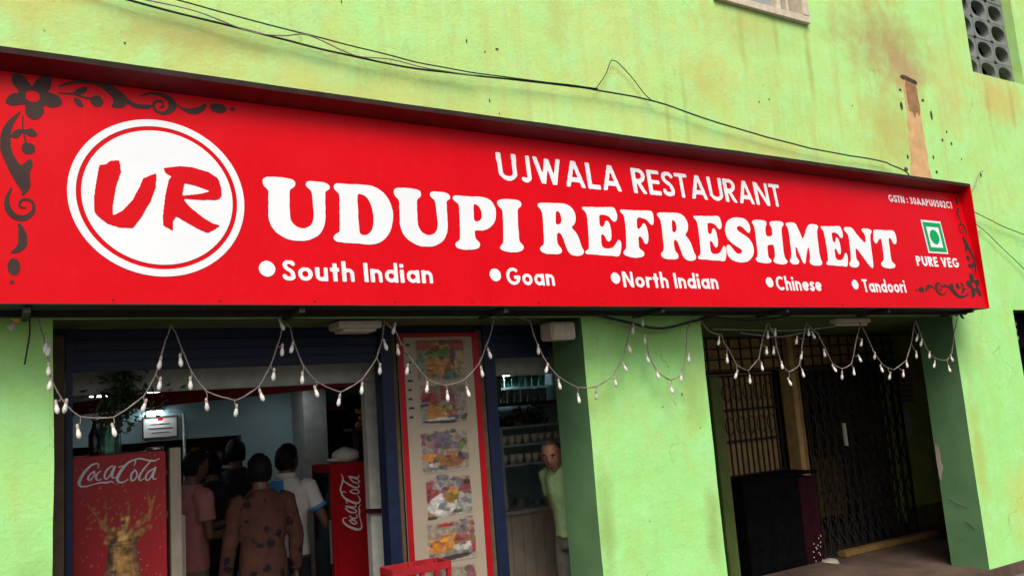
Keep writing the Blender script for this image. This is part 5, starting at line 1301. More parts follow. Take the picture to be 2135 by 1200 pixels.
# on the fridges
def lathe(name, loc, prof, mat, label, cat, n=14, lidmat=None, lid=None, sc=1.0):
    t_ = thing(name, loc, label, cat)
    MB().loft([(loc[0], loc[1], loc[2] + z * sc, r * sc, r * sc) for r, z in prof], n).build('body', mat, t_, smooth=True)
    if lid:
        MB().loft([(loc[0], loc[1], loc[2] + z * sc, r * sc, r * sc) for r, z in lid], n).build('lid', lidmat, t_, smooth=True)
    return t_
lathe('glass_jar', (0.72, 5.85, 1.69), [(0.045, 0), (0.05, 0.02), (0.05, 0.12), (0.035, 0.15), (0.035, 0.16)], 'glass_green', 'squat greenish glass jar on top of the left fridge', 'jar', lidmat='whiteplastic', lid=[(0.038, 0.1605), (0.038, 0.185)])
lathe('bottle', (0.63, 5.85, 1.69), [(0.03, 0), (0.032, 0.02), (0.032, 0.12), (0.012, 0.17), (0.012, 0.21)], 'glassdark', 'dark slim bottle on top of the left fridge', 'bottle', lidmat='steel', lid=[(0.014, 0.2105), (0.014, 0.225)])
t = thing('steel_canister', (0.72, 6.02, 1.69), 'tall steel canister behind the jar on top of the left fridge', 'canister')
MB().loft([(0.735, 6.02, 1.69 + z, r, r) for r, z in ((0.07, 0), (0.072, 0.02), (0.072, 0.22), (0.05, 0.25), (0.02, 0.255))], 18).build('body', 'steel', t, smooth=True)
MB().tube([(0.735 + 0.03 * math.cos(a), 6.02, 1.945 + 0.025 * math.sin(a)) for a in np.linspace(0, math.pi, 8)], 0.005, 6).build('handle', 'black', t)
o = setp(MB().loft([(0.96, 5.75, 1.69, 0.05, 0.05), (0.96, 5.75, 1.70, 0.055, 0.055), (0.96, 5.75, 1.715, 0.05, 0.05)], 16).build('steel_dish', 'steel', None, smooth=True), 'small shallow steel dish on the right corner of the left fridge', 'dish')
cap = thing('white_cap', (2.36, 6.2, 1.488), 'rumpled white cloth cap lying on top of the sideways red fridge', 'cap')
mb = MB()
mb.ell((2.37, 6.2, 1.535), (0.10, 0.10, 0.065), 18, 10)
mb.ell((2.29, 6.18, 1.508), (0.075, 0.07, 0.018), 14, 8)
for i, p in enumerate(mb.v):
    mb.v[i] = (p[0] + 0.010 * noise.noise((p[0] * 20, p[1] * 20, p[2] * 20)), p[1], max(1.489, p[2] + 0.014 * noise.noise((p[0] * 14, p[1] * 14, 3 + p[2] * 14))))
mb.build('crown', 'white_cloth', cap, smooth=True)

o = setp(MB().box(1.022, 1.086, 5.62, 5.70, 0, 1.70).build('panel_post', 'beige', None, bevel=0.004), 'pale beige upright panel just right of the left fridge', 'post')
o = setp(MB().box(1.03, 1.13, 5.74, 5.80, 0, 1.28).build('panel_post', 'beige', None, bevel=0.004), 'low beige panel behind the upright panel by the pink shirt', 'post')

# red plastic crates, stacked: only the topmost shows
def crate(z, label):
    t_ = thing('plastic_crate', (2.30, 4.95, z), label, 'crate', 'red plastic crates stacked before the menu board')
    x0, x1, y0, y1, h = 2.105, 2.495, 4.83, 5.03, 0.295
    MB().box(x0, x1, y0, y1, z + 0.004, z + 0.02).build('base', 'red_dull', t_)
    for zz, hh in ((z + 0.022, 0.035), (z + 0.13, 0.03), (z + h - 0.045, 0.045)):
        mb_ = MB()
        mb_.box(x0, x1, y0, y0 + 0.014, zz, zz + hh)
        mb_.box(x0, x1, y1 - 0.014, y1, zz, zz + hh)
        mb_.box(x0, x0 + 0.014, y0 + 0.0145, y1 - 0.0145, zz, zz + hh)
        mb_.box(x1 - 0.014, x1, y0 + 0.0145, y1 - 0.0145, zz, zz + hh)
        mb_.build('rail', 'red_dull', t_, bevel=0.003)
    for (x, y) in ((x0 + 0.016, y0 + 0.016), (x1 - 0.016, y0 + 0.016), (x0 + 0.016, y1 - 0.016), (x1 - 0.016, y1 - 0.016), ((x0 + x1) / 2, y0 + 0.016), ((x0 + x1) / 2, y1 - 0.016)):
        MB().box(x - 0.013, x + 0.013, y - 0.013, y + 0.013, z + 0.021, z + h - 0.004).build('corner', 'red_dull', t_)
for k, lab in enumerate(('lowest red plastic crate of the stack before the menu board', 'middle red plastic crate of the stack before the menu board', 'topmost red plastic crate of the stack before the menu board')):
    crate(k * 0.30, lab)

# ================================================================== shop interior
o = MB()
fa, fb = Vector((0.45, 8.97, 0)), Vector((2.19, 5.48, 0))
o.bar((fa.x, fa.y, 2.075), (fb.x, fb.y, 2.075), 0.03, 0.11)
setp(o.build('red_fascia', 'red_dull', None), 'dark red fascia strip hanging from the shop ceiling', 'fascia')
for (x, y, lab) in ((0.945, 8.28, 'lit round ceiling lamp nearest the left post inside the shop'), (1.34, 7.95, 'lit round ceiling lamp behind the hanging plant'), (2.72, 8.35, 'lit round ceiling lamp deep in the shop, right of the others'), (0.3, 6.6, 'lit ceiling lamp above the left fridge')):
    t = thing('ceiling_lamp', (x, y, 2.18), lab, 'lamp', 'ceiling lamps in the shop')
    MB().loft([(x, y, 2.172, 0.10, 0.10), (x, y, 2.199, 0.105, 0.105)], 20).build('housing', 'greywhite', t)
    MB().loft([(x, y, 2.166, 0.085, 0.085), (x, y, 2.1715, 0.088, 0.088)], 20).build('diffuser', 'lamp', t)
t = thing('wall_lamp', (1.50, 8.93, 2.0), 'lit wall lamp above the framed notice at the back of the shop', 'lamp')
MB().box(1.42, 1.58, 8.90, 8.995, 2.035, 2.06).build('housing', 'greywhite', t, bevel=0.004)
MB().box(1.44, 1.56, 8.91, 8.985, 2.022, 2.0345).build('diffuser', 'lamp_strong', t)
t = thing('framed_notice', (1.55, 8.98, 1.78), 'pale printed notice in a thin frame on the back wall', 'notice')
MB().box(1.40, 1.70, 8.975, 8.998, 1.785, 1.975).build('sheet', 'paper', t)
for b in ((1.385, 1.715, 8.965, 8.9745, 1.975, 1.985), (1.385, 1.715, 8.965, 8.9745, 1.775, 1.785), (1.385, 1.395, 8.965, 8.9745, 1.786, 1.974), (1.705, 1.715, 8.965, 8.9745, 1.786, 1.974)):
    MB().box(*b).build('frame', 'wood', t)
for k, (w, m) in enumerate(((0.05, 'vinyl_red'), (0.18, 'wood'), (0.22, 'wood'), (0.16, 'wood'))):
    MB().box(1.55 - w / 2, 1.55 + w / 2, 8.9725, 8.9748, 1.945 - k * 0.04, 1.952 - k * 0.04 + (0.014 if k == 0 else 0)).build('printed_text_line', m, t)
o = setp(MB().tube([(1.755, 8.9, 0.0), (1.755, 8.9, 2.0)], 0.014, 8).build('pipe', 'greywhite', None, smooth=True), 'thin pale vertical pipe against the back wall beside the notice', 'pipe')
sh = thing('kitchen_shelf', (1.4, 9.3, 1.0), 'shelf of jars and packets seen through the kitchen hatch', 'shelf')
MB().box(0.2, 2.3, 9.16, 9.45, 1.42, 1.45).build('board', 'greywhite', sh)
MB().box(0.2, 2.3, 9.16, 9.45, 1.02, 1.05).build('board', 'greywhite', sh)
for k in range(12):
    x = 0.9 + k * 0.115
    hh = random.uniform(0.10, 0.22)
    lathe('storage_jar', (x, 9.28, 1.45 if k % 2 else 1.05), [(0.04, 0), (0.042, 0.01), (0.042, hh), (0.03, hh + 0.02)], random.choice(['yellow', 'steel', 'whiteplastic', 'tan']), 'storage jar number %s from the left in the kitchen hatch' % ['one', 'two', 'three', 'four', 'five', 'six', 'seven', 'eight', 'nine', 'ten', 'eleven', 'twelve'][k], 'jar', 10)
# garlanded shrine with a red arch on the back wall
sr = thing('wall_shrine', (3.55, 8.85, 1.3), 'dark shrine niche under a red arch at the back of the shop', 'shrine')
MB().box(3.18, 3.86, 8.93, 8.998, 1.25, 1.93).build('niche', 'darkpanel', sr)
a_ = [(3.52 + 0.40 * math.cos(q), 8.90, 1.80 + 0.22 * math.sin(q)) for q in np.linspace(0.05, math.pi - 0.05, 14)]
MB().tube(a_, 0.035, 8).build('arch', 'red_dull', sr, smooth=True)
MB().ell((3.50, 8.88, 2.0), (0.10, 0.05, 0.10)).build('crest', 'darkpanel', sr, smooth=True)
ws = thing('wall_ledge', (3.3, 7.3, 1.72), 'brown wall ledge above the sideways fridge', 'ledge')
MB().box(2.86, 3.22, 7.3, 7.5, 1.705, 1.73).build('board', 'wood', ws)
MB().box(2.93, 3.2, 7.33, 7.48, 1.52, 1.70).build('box', 'maroon', ws)
t = thing('flower_offering', (3.1, 7.38, 1.73), 'orange flower heap on the ledge by the white door post', 'flowers')
mb = MB()
for k in range(9):
    mb.ell((3.02 + random.uniform(-0.07, 0.08), 7.38 + random.uniform(-0.04, 0.04), 1.75 + 0.02 * k * random.random()), (0.03, 0.03, 0.025), 8, 6)
mb.build('petals', 'yellow', t, smooth=True)
MB().ell((3.08, 7.38, 1.85), (0.03, 0.03, 0.03), 8, 6).build('lamp_globe', 'whiteplastic', t, smooth=True)

# hanging artificial plant
PXC, PYC = 0.715, 5.255
pl = thing('hanging_plant', (PXC, PYC, 1.86), 'dark leafy artificial plant hanging above the left fridge', 'plant')
mb = MB()
for k in range(520):
    a, r = random.uniform(0, 6.28), abs(random.gauss(0, 0.10))
    z = 2.0 + random.gauss(0, 0.07)
    if k < 120:
        r, z = abs(random.gauss(0, 0.025)), random.uniform(1.98, 2.17)
    c = Vector((PXC + r * math.cos(a) * 1.1, PYC + r * math.sin(a) * 0.6, z + 0.3 * r * random.uniform(-1, 0.4)))
    d = Vector((random.gauss(0, 1), random.gauss(0, 1), random.gauss(-0.2, 0.7))).normalized()
    s = d.cross(Vector((random.random(), random.random(), 1))).normalized()
    l, w = random.uniform(0.03, 0.06), random.uniform(0.008, 0.014)
    nn = d.cross(s) * 0.006
    mb.add([c, c + d * l * 0.5 + s * w + nn, c + d * l, c + d * l * 0.5 - s * w + nn], [(0, 1, 2), (0, 2, 3)])
o = mb.build('foliage', 'leaf', pl)
for k in range(7):
    a = k * 0.9
    MB().tube([(PXC, PYC, 2.2), (PXC + 0.03 * math.cos(a), PYC + 0.02 * math.sin(a), 2.10), (PXC + 0.12 * math.cos(a), PYC + 0.05 * math.sin(a), 2.0), (PXC + 0.17 * math.cos(a), PYC + 0.07 * math.sin(a), 1.90)], [0.005, 0.004, 0.003, 0.002], 5).build('stem', 'leaf', pl)

# glass shelf, rack and counter in the kitchen corner
t = thing('added_tube_lamp', (4.17, 6.95, 2.05), 'lit tube lamp added above the tumbler shelf to brighten the kitchen corner', 'lamp')  # added light source that brightens the dim kitchen corner
MB().box(4.0, 4.34, 6.965, 6.998, 2.09, 2.12).build('housing', 'greywhite', t, bevel=0.004)
MB().tube([(4.02, 6.945, 2.105), (4.32, 6.945, 2.105)], 0.013, 8).build('tube', 'lamp_strong', t, smooth=True)
t = thing('wall_shelf', (4.2, 6.75, 1.8), 'wall shelf holding rows of drinking glasses right of the menu board', 'shelf')
MB().box(3.62, 4.59, 6.55, 6.99, 1.825, 1.85).build('board', 'wood', t, bevel=0.003)
MB().box(3.62, 4.59, 6.55, 6.99, 2.125, 2.15).build('board', 'maroon', t, bevel=0.003)
MB().box(3.62, 4.59, 6.62, 6.92, 1.985, 1.993).build('board', 'glass', t)
def tumbler(name, mat, h, r0, r1):
    prof = [(r0, 0.0), (r1, h), (r1 - 0.003, h), (r0 - 0.003, 0.006)]
    mb_ = MB().loft([(0, 0, z, r, r) for r, z in prof], 12)
    me = mb_.mesh(name)
    me.materials.append(MAT[mat])
    me.polygons.foreach_set('use_smooth', [True] * len(me.polygons))
    return me
TG, TC = tumbler('drinking_glass', 'glass_green', 0.10, 0.028, 0.036), tumbler('drinking_glass', 'glass', 0.12, 0.027, 0.035)
ORD = ['first', 'second', 'third', 'fourth', 'fifth', 'sixth', 'seventh', 'eighth', 'ninth', 'tenth', 'eleventh', 'twelfth']
for row, (me, z, n, x0, lab) in enumerate(((TG, 1.9935, 8, 3.99, 'green tumbler on the upper glass shelf, %s from the left'), (TC, 1.8505, 9, 3.93, 'clear tumbler on the lower glass shelf, %s from the left'))):
    for k in range(n):
        o = bpy.data.objects.new('drinking_glass', me)
        COL.objects.link(o)
        o.location = (x0 + k * 0.074, 6.68 + 0.01 * random.uniform(-1, 1), z)
        setp(o, lab % ORD[k], 'glass', 'tumblers on the kitchen wall shelf')
t = thing('steel_jug', (3.95, 6.62, 1.8505), 'grey steel jug standing in front of the tumblers', 'jug')
MB().loft([(3.955, 6.60, 1.8505 + z, r, r) for r, z in ((0.03, 0), (0.035, 0.02), (0.06, 0.18), (0.075, 0.26), (0.07, 0.262), (0.03, 0.02))], 16).build('body', 'steel', t, smooth=True)
rk = thing('cup_rack', (4.0, 6.2, 0.97), 'white framed rack of cups standing on the panelled counter', 'rack')
for b in ((3.695, 3.725, 6.15, 6.18, 0.97, 1.65), (4.36, 4.39, 6.15, 6.18, 0.97, 1.65), (3.695, 3.725, 6.47, 6.5, 0.97, 1.65), (4.36, 4.39, 6.47, 6.5, 0.97, 1.65)):
    MB().box(*b).build('upright', 'greywhite', rk, bevel=0.003)
for z in (1.32, 1.48, 1.63):
    MB().box(3.7255, 4.3595, 6.152, 6.498, z, z + 0.018).build('shelf', 'greywhite' if z != 1.48 else 'teal', rk)
cupm = tumbler('cup', 'whiteplastic', 0.075, 0.025, 0.034)
for zi, z in enumerate((1.3385, 1.4985)):
    for k in range(8):
        o = bpy.data.objects.new('cup', cupm)
        COL.objects.link(o)
        o.location = (3.77 + k * 0.078, 6.22 + 0.02 * random.random(), z)
        setp(o, ('steel-white cup on the lower rack shelf, %s from the left' if zi == 0 else 'steel-white cup on the upper rack shelf, %s from the left') % ORD[k], 'cup', 'cups on the counter rack')
pot_l = ('black round pot on the rack top, leftmost', 'black round pot on the rack top, second from the left')
for k, x in enumerate((3.77, 3.88)):
    lathe('cooking_pot', (x, 6.3, 1.648), [(0.035, 0), (0.05, 0.02), (0.05, 0.06), (0.03, 0.08), (0.012, 0.095)], 'black', pot_l[k], 'pot')
t = thing('leafy_bunch', (4.1, 6.3, 1.648), 'dark bunch of greens lying on the rack top', 'greens')
mb = MB()
for k in range(160):
    c = Vector((4.12 + random.gauss(0, 0.07), 6.3 + random.gauss(0, 0.04), 1.66 + abs(random.gauss(0, 0.05))))
    d = Vector((random.gauss(0, 1), random.gauss(0, 1), random.gauss(0.4, 0.7))).normalized()
    s = d.cross(Vector((0.3, 0.8, 0.2))).normalized()
    mb.add([c, c + d * 0.025 + s * 0.012, c + d * 0.055, c + d * 0.025 - s * 0.012], [(0, 1, 2, 3)])
mb.build('foliage', 'leaf', t)
for k, (x, lab) in enumerate(((4.02, 'red switch box on the kitchen wall, left one'), (4.40, 'red switch box on the kitchen wall, right one'))):
    t = thing('switch_box', (x, 6.98, 1.70), lab, 'switch box')
    MB().box(x - 0.045, x + 0.045, 6.95, 6.998, 1.70, 1.80).build('casing', 'red_dull', t, bevel=0.006)
    MB().box(x - 0.015, x + 0.015, 6.944, 6.9495, 1.735, 1.765).build('rocker', 'whiteplastic', t)
ct = thing('panelled_counter', (4.0, 6.3, 0), 'grey-brown counter with upright boards below the cup rack', 'counter')
MB().box(3.62, 4.59, 6.10, 6.62, 0.935, 0.968).build('top', 'greywhite', ct, bevel=0.004)
for k in range(9):
    x = 3.63 + k * 0.106
    MB().box(x, x + 0.102, 6.13 + 0.002 * random.random(), 6.16, 0.0, 0.934).build('plank', 'beige', ct, bevel=0.004)
MB().box(3.63, 4.58, 6.165, 6.6, 0.0, 0.93).build('carcass', 'wood', ct)
for k, (x, r, h, lab) in enumerate(((3.80, 0.05, 0.12, 'tall steel pot on the counter under the rack'), (3.95, 0.065, 0.07, 'wide steel pan on the counter under the rack'), (4.12, 0.045, 0.05, 'small steel bowl on the counter under the rack'))):
    lathe('steel_pot', (x, 6.3, 0.9685), [(r * 0.9, 0), (r, 0.01), (r, h), (r * 1.08, h + 0.004), (r * 0.95, h + 0.002), (r * 0.9, 0.012)], 'steel', lab, 'pot')

# ================================================================== lobby: gate, grilles, box, notices
gate = thing('collapsible_gate', (8.42, 6.26, 0), 'black collapsible iron gate drawn across the lobby', 'gate')
gx0, gx1 = 7.62, 9.36
nb = 26
for k in range(nb):
    x = gx0 + (gx1 - gx0) * k / (nb - 1)
    yy = 6.26 + (0.012 if k % 2 else -0.012)
    MB().box(x - 0.010, x + 0.010, yy - 0.004, yy + 0.004, 0.02, 1.99).build('upright_bar', 'black', gate)
step = (gx1 - gx0) / (nb - 1)
for tier in range(5):
    z0 = 0.10 + tier * 0.37
    for dirn in (0, 1):
        for k in range(0, nb - 3, 1):
            xa, xb = gx0 + k * step, gx0 + (k + 3) * step
            za, zb = (z0, z0 + 0.30) if dirn == 0 else (z0 + 0.30, z0)
            if k % 2 == dirn:
                MB().bar((xa, 6.24 if dirn else 6.28, za), (xb, 6.24 if dirn else 6.28, zb), 0.005, 0.018).build('cross_strap', 'black', gate)
for z in (0.02, 1.995):
    MB().box(gx0 - 0.05, gx1 + 0.05, 6.225, 6.295, z - 0.018, z - 0.002 + (0.02 if z > 1 else 0)).build('track', 'black', gate)
MB().box(8.17, 8.21, 6.205, 6.235, 1.13, 1.38).build('handle', 'whiteplastic', gate, bevel=0.004)
o = setp(MB().box(7.80, 9.5, 6.10, 6.215, 0.001, 0.06).build('door_step', 'tan', None, bevel=0.01), 'low tan step along the foot of the lobby gate', 'step')
post = thing('door_post', (7.5, 6.26, 0), 'tall tan wooden door post between the barred door and the iron gate', 'post')
MB().box(7.40, 7.475, 6.20, 6.36, 0.0, 2.37).build('board', 'tan_light', post, bevel=0.005)
MB().box(7.478, 7.575, 6.24, 6.34, 0.0, 2.37).build('board', 'tan', post, bevel=0.005)
# transom grille
tr = thing('transom_grille', (7.8, 6.3, 2.02), 'black transom grille of squares above the lobby gate', 'grille')
for k in range(20):
    x = 6.28 + k * 0.16
    MB().box(x - 0.008, x + 0.008, 6.272, 6.288, 2.02, 2.37).build('bar', 'black', tr)
for z in (2.03, 2.14, 2.25, 2.355):
    MB().box(6.24, 9.40, 6.289, 6.303, z - 0.009, z + 0.009).build('bar', 'black', tr)
MB().box(6.24, 9.42, 6.36, 6.40, 2.02, 2.372).build('back_board', 'tan_light', tr)
# barred door left of the post
gd = thing('barred_door', (6.9, 6.4, 0), 'tan door behind black ornamental bars at the left of the lobby', 'door')
MB().box(6.30, 7.39, 6.46, 6.50, 0.0, 2.0).build('leaf', 'tan_light', gd)
for k in range(14):
    x = 6.36 + k * 0.078
    MB().box(x - 0.007, x + 0.007, 6.392, 6.408, 0.05, 1.98).build('bar', 'black', gd)
for z in (0.35, 0.95, 1.30, 1.62, 1.97):
    MB().box(6.31, 7.385, 6.409, 6.424, z - 0.012, z + 0.012).build('rail', 'black', gd)
for k in range(6):
    x = 6.44 + k * 0.156
    for zc in (1.46, 1.80):
        pts = [(x + 0.06 * math.cos(a), 6.385, zc + 0.09 * math.sin(a)) for a in np.linspace(0, 2 * math.pi, 13)]
        MB().tube(pts, 0.006, 5).build('scroll', 'black', gd)
MB().box(6.25, 6.305, 6.38, 6.5, 0, 2.02).build('jamb', 'olive_dark', gd)
o = setp(MB().box(6.05, 6.19, 6.05, 6.15, 0, 1.96).build('green_jamb', 'olive_dark', None, bevel=0.006), 'green painted jamb at the left of the lobby', 'jamb')
bx = thing('display_counter', (6.65, 6.1, 0), 'near black counter with a maroon side standing before the barred door', 'counter')
MB().box(6.26, 7.05, 5.98, 6.34, 0.02, 0.93).build('body', 'darkpanel', bx, bevel=0.006)
MB().box(7.053, 7.32, 5.985, 6.33, 0.02, 0.90).build('side_panel', 'maroon', bx, bevel=0.006)
MB().box(6.24, 7.34, 5.96, 6.36, 0.932, 0.955).build('top', 'darkpanel', bx, bevel=0.004)
for k in range(14):
    MB().ell((7.10 + random.random() * 0.2, 5.978, 0.05 + random.random() * 0.28), (0.008, 0.004, 0.008), 6, 4).build('stud', 'whiteplastic', bx)
sk = thing('cloth_bundle', (7.3, 5.9, 0), 'small pale bundle on the floor at the foot of the tan post', 'bundle')
mb = MB()
mb.ell((7.28, 5.90, 0.04), (0.12, 0.07, 0.05), 16, 9)
mb.ell((7.18, 5.86, 0.03), (0.07, 0.05, 0.035), 12, 8)
mb.v = [(x + 0.012 * noise.noise((x * 25, y * 25, z * 25)), y, max(0.002, z + 0.012 * noise.noise((x * 22, y * 22, 5)))) for x, y, z in mb.v]
mb.build('cloth', 'beige', sk, smooth=True)
o = setp(MB().box(5.4, 7.2, 5.3, 5.95, 0.001, 0.07).build('low_plinth', 'floor', None, bevel=0.015), 'low cement plinth on the lobby floor', 'plinth')
n1 = thing('wall_notice', (9.9, 6.6, 1.49), 'yellowed notice of several lines on the green lobby wall', 'notice')
MB().box(9.72, 10.10, 6.575, 6.596, 1.49, 1.95).build('sheet', 'paper_old', n1)
for k in range(6):
    MB().box(9.75, 10.07, 6.5715, 6.5745, 1.54 + k * 0.065, 1.552 + k * 0.065).build('printed_text_line', 'wood', n1)
n2 = thing('wall_notice', (9.87, 6.6, 1.13), 'white paper notice below the yellowed notice on the lobby wall', 'notice')
MB().box(9.78, 9.97, 6.585, 6.597, 1.13, 1.44).build('sheet', 'paper', n2)
for k in range(3):
    MB().box(9.81, 9.93, 6.5825, 6.5845, 1.22 + k * 0.06, 1.225 + k * 0.06).build('printed_text_line', 'greywhite', n2)
# corner of the next shop's board at the far right
nb_ = thing('neighbour_board', (10.6, 4.95, 2.2), 'dark signboard edge with a pale letter in the opening at far right', 'sign')
MB().box(9.15, 12.1, 4.90, 4.96, 2.05, 2.42).build('panel', 'darkpanel', nb_)
mb = MB()
for lp in text_loops('E', 9.30, 9.55, 2.14, 2.33, 0.10):
    flat_mesh(mb, lp, lambda u, v, h: (u, 4.8985 - h, v), 0.001)
mb.build('letter', 'greywhite', nb_)

# ================================================================== people
def remesh(mb, name, voxel, smooth_it=6):
    me = mb.mesh(name)
    ob = bpy.data.objects.new(name, me)
    COL.objects.link(ob)
    r = ob.modifiers.new('r', 'REMESH')
    r.mode = 'VOXEL'
    r.voxel_size = voxel
    s = ob.modifiers.new('s', 'SMOOTH')
    s.factor = 0.5
    s.iterations = smooth_it
    dg = bpy.context.evaluated_depsgraph_get()
    res = bpy.data.meshes.new_from_object(ob.evaluated_get(dg))
    bpy.data.objects.remove(ob)
    bpy.data.meshes.remove(me)
    res.polygons.foreach_set('use_smooth', [True] * len(res.polygons))
    return res

def head_geo(mb, c, yaw, pitch=0.0, grow=0.0, hair=False, hl=-0.05, seed=1):
    """head centred at c, facing +y before turning; with hair=True only the hair cap"""
    nu, nv = 40, 30
    R = Matrix.Rotation(yaw, 3, 'Z') @ Matrix.Rotation(pitch, 3, 'X')
    v, f = [], []
    for i in range(nv + 1):
        t = -math.pi / 2 + math.pi * i / nv
        for j in range(nu):
            a = 2 * math.pi * j / nu
            d = Vector((math.cos(t) * math.cos(a), math.cos(t) * math.sin(a), math.sin(t)))
            p = Vector((d.x * 0.076, d.y * (0.094 if d.y > 0 else 0.098), d.z * 0.118))
            if d.z < 0:
                p.x *= 1 - 0.30 * d.z * d.z
                if d.y < 0:
                    p.y *= 1 + 0.35 * d.z
            if d.y > 0:
                G = lambda x, z, sx, sz: math.exp(-((p.x - x) / sx) ** 2 - ((p.z - z) / sz) ** 2)
                dy = 0.024 * G(0, -0.022, 0.012, 0.022) + 0.010 * G(0, 0.0, 0.010, 0.022) + 0.005 * (G(0.03, 0.026, 0.03, 0.010) + G(-0.03, 0.026, 0.03, 0.010))
                dy -= 0.010 * (G(0.031, 0.004, 0.017, 0.012) + G(-0.031, 0.004, 0.017, 0.012))
                dy += 0.007 * G(0, -0.055, 0.022, 0.010) - 0.004 * G(0, -0.072, 0.03, 0.007) + 0.012 * G(0, -0.094, 0.024, 0.018)
                p.y += dy * min(1, d.y * 2)
            if grow:
                q = p.normalized() * grow * (1 + 0.55 * noise.noise((p.x * 30, p.y * 30, p.z * 30 + seed)) + 0.6 * noise.noise((p.x * 90, p.y * 90, p.z * 45 + seed)))
                p += q
            v.append(Vector(c) + R @ p)
    for i in range(nv):
        for j in range(nu):
            q = (i * nu + j, i * nu + (j + 1) % nu, (i + 1) * nu + (j + 1) % nu, (i + 1) * nu + j)
            if hair:
                t = -math.pi / 2 + math.pi * (i + 0.5) / nv
                a = 2 * math.pi * (j + 0.5) / nu
                y, z = math.cos(t) * math.sin(a), math.sin(t)
                line = hl * 1.0 + (0.62 if y > 0.35 else 0.62 * max(0, (y + 0.25) / 0.6)) - (0.42 if y < -0.2 else 0)
                if z < line:
                    continue
            f.append(q)
    mb.add(v, f)
    if not hair:
        for s in (-1, 1):
            n0 = len(mb.v)
            mb.ell((0, 0, 0), (0.010, 0.020, 0.031), 10, 7)
            for k in range(n0, len(mb.v)):
                mb.v[k] = tuple(Vector(c) + R @ (Vector(mb.v[k]) + Vector((s * 0.076, -0.008, -0.006))))
    return R

def hand_geo(mb, w, d, side, s=1.0, curl=0.5):
    """palm and five fingers from the wrist w along d; side: direction of the thumb"""
    w, d = Vector(w), Vector(d).normalized()
    t = (Vector(side) - d * Vector(side).dot(d)).normalized()
    nrm = d.cross(t)
    for o_ in (-0.022, -0.008, 0.008, 0.022):
        mb.tube([w - d * 0.01, w + d * 0.045 * s + t * o_ * s, w + d * 0.085 * s + t * o_ * 1.25 * s], [0.018 * s, 0.015 * s, 0.012 * s], 8)
    for o_, L in ((0.030, 0.066), (0.011, 0.076), (-0.009, 0.070), (-0.028, 0.054)):
        b = w + d * 0.085 * s + t * o_ * s
        p1 = b + (d - nrm * curl * 0.4).normalized() * L * 0.45 * s
        p2 = p1 + (d - nrm * curl * 1.2).normalized() * L * 0.32 * s
        p3 = p2 + (d - nrm * curl * 2.2).normalized() * L * 0.25 * s
        mb.tube([b - d * 0.02, b, p1, p2, p3], [0.010 * s, 0.0095 * s, 0.009 * s, 0.008 * s, 0.006 * s], 8)
    b = w + d * 0.025 * s + t * 0.022 * s
    mb.tube([b, b + (d * 0.6 + t * 0.8).normalized() * 0.035 * s, b + (d * 0.6 + t * 0.8).normalized() * 0.035 * s + (d * 0.9 + t * 0.3 - nrm * curl * 0.5).normalized() * 0.03 * s], [0.013 * s, 0.011 * s, 0.008 * s], 8)

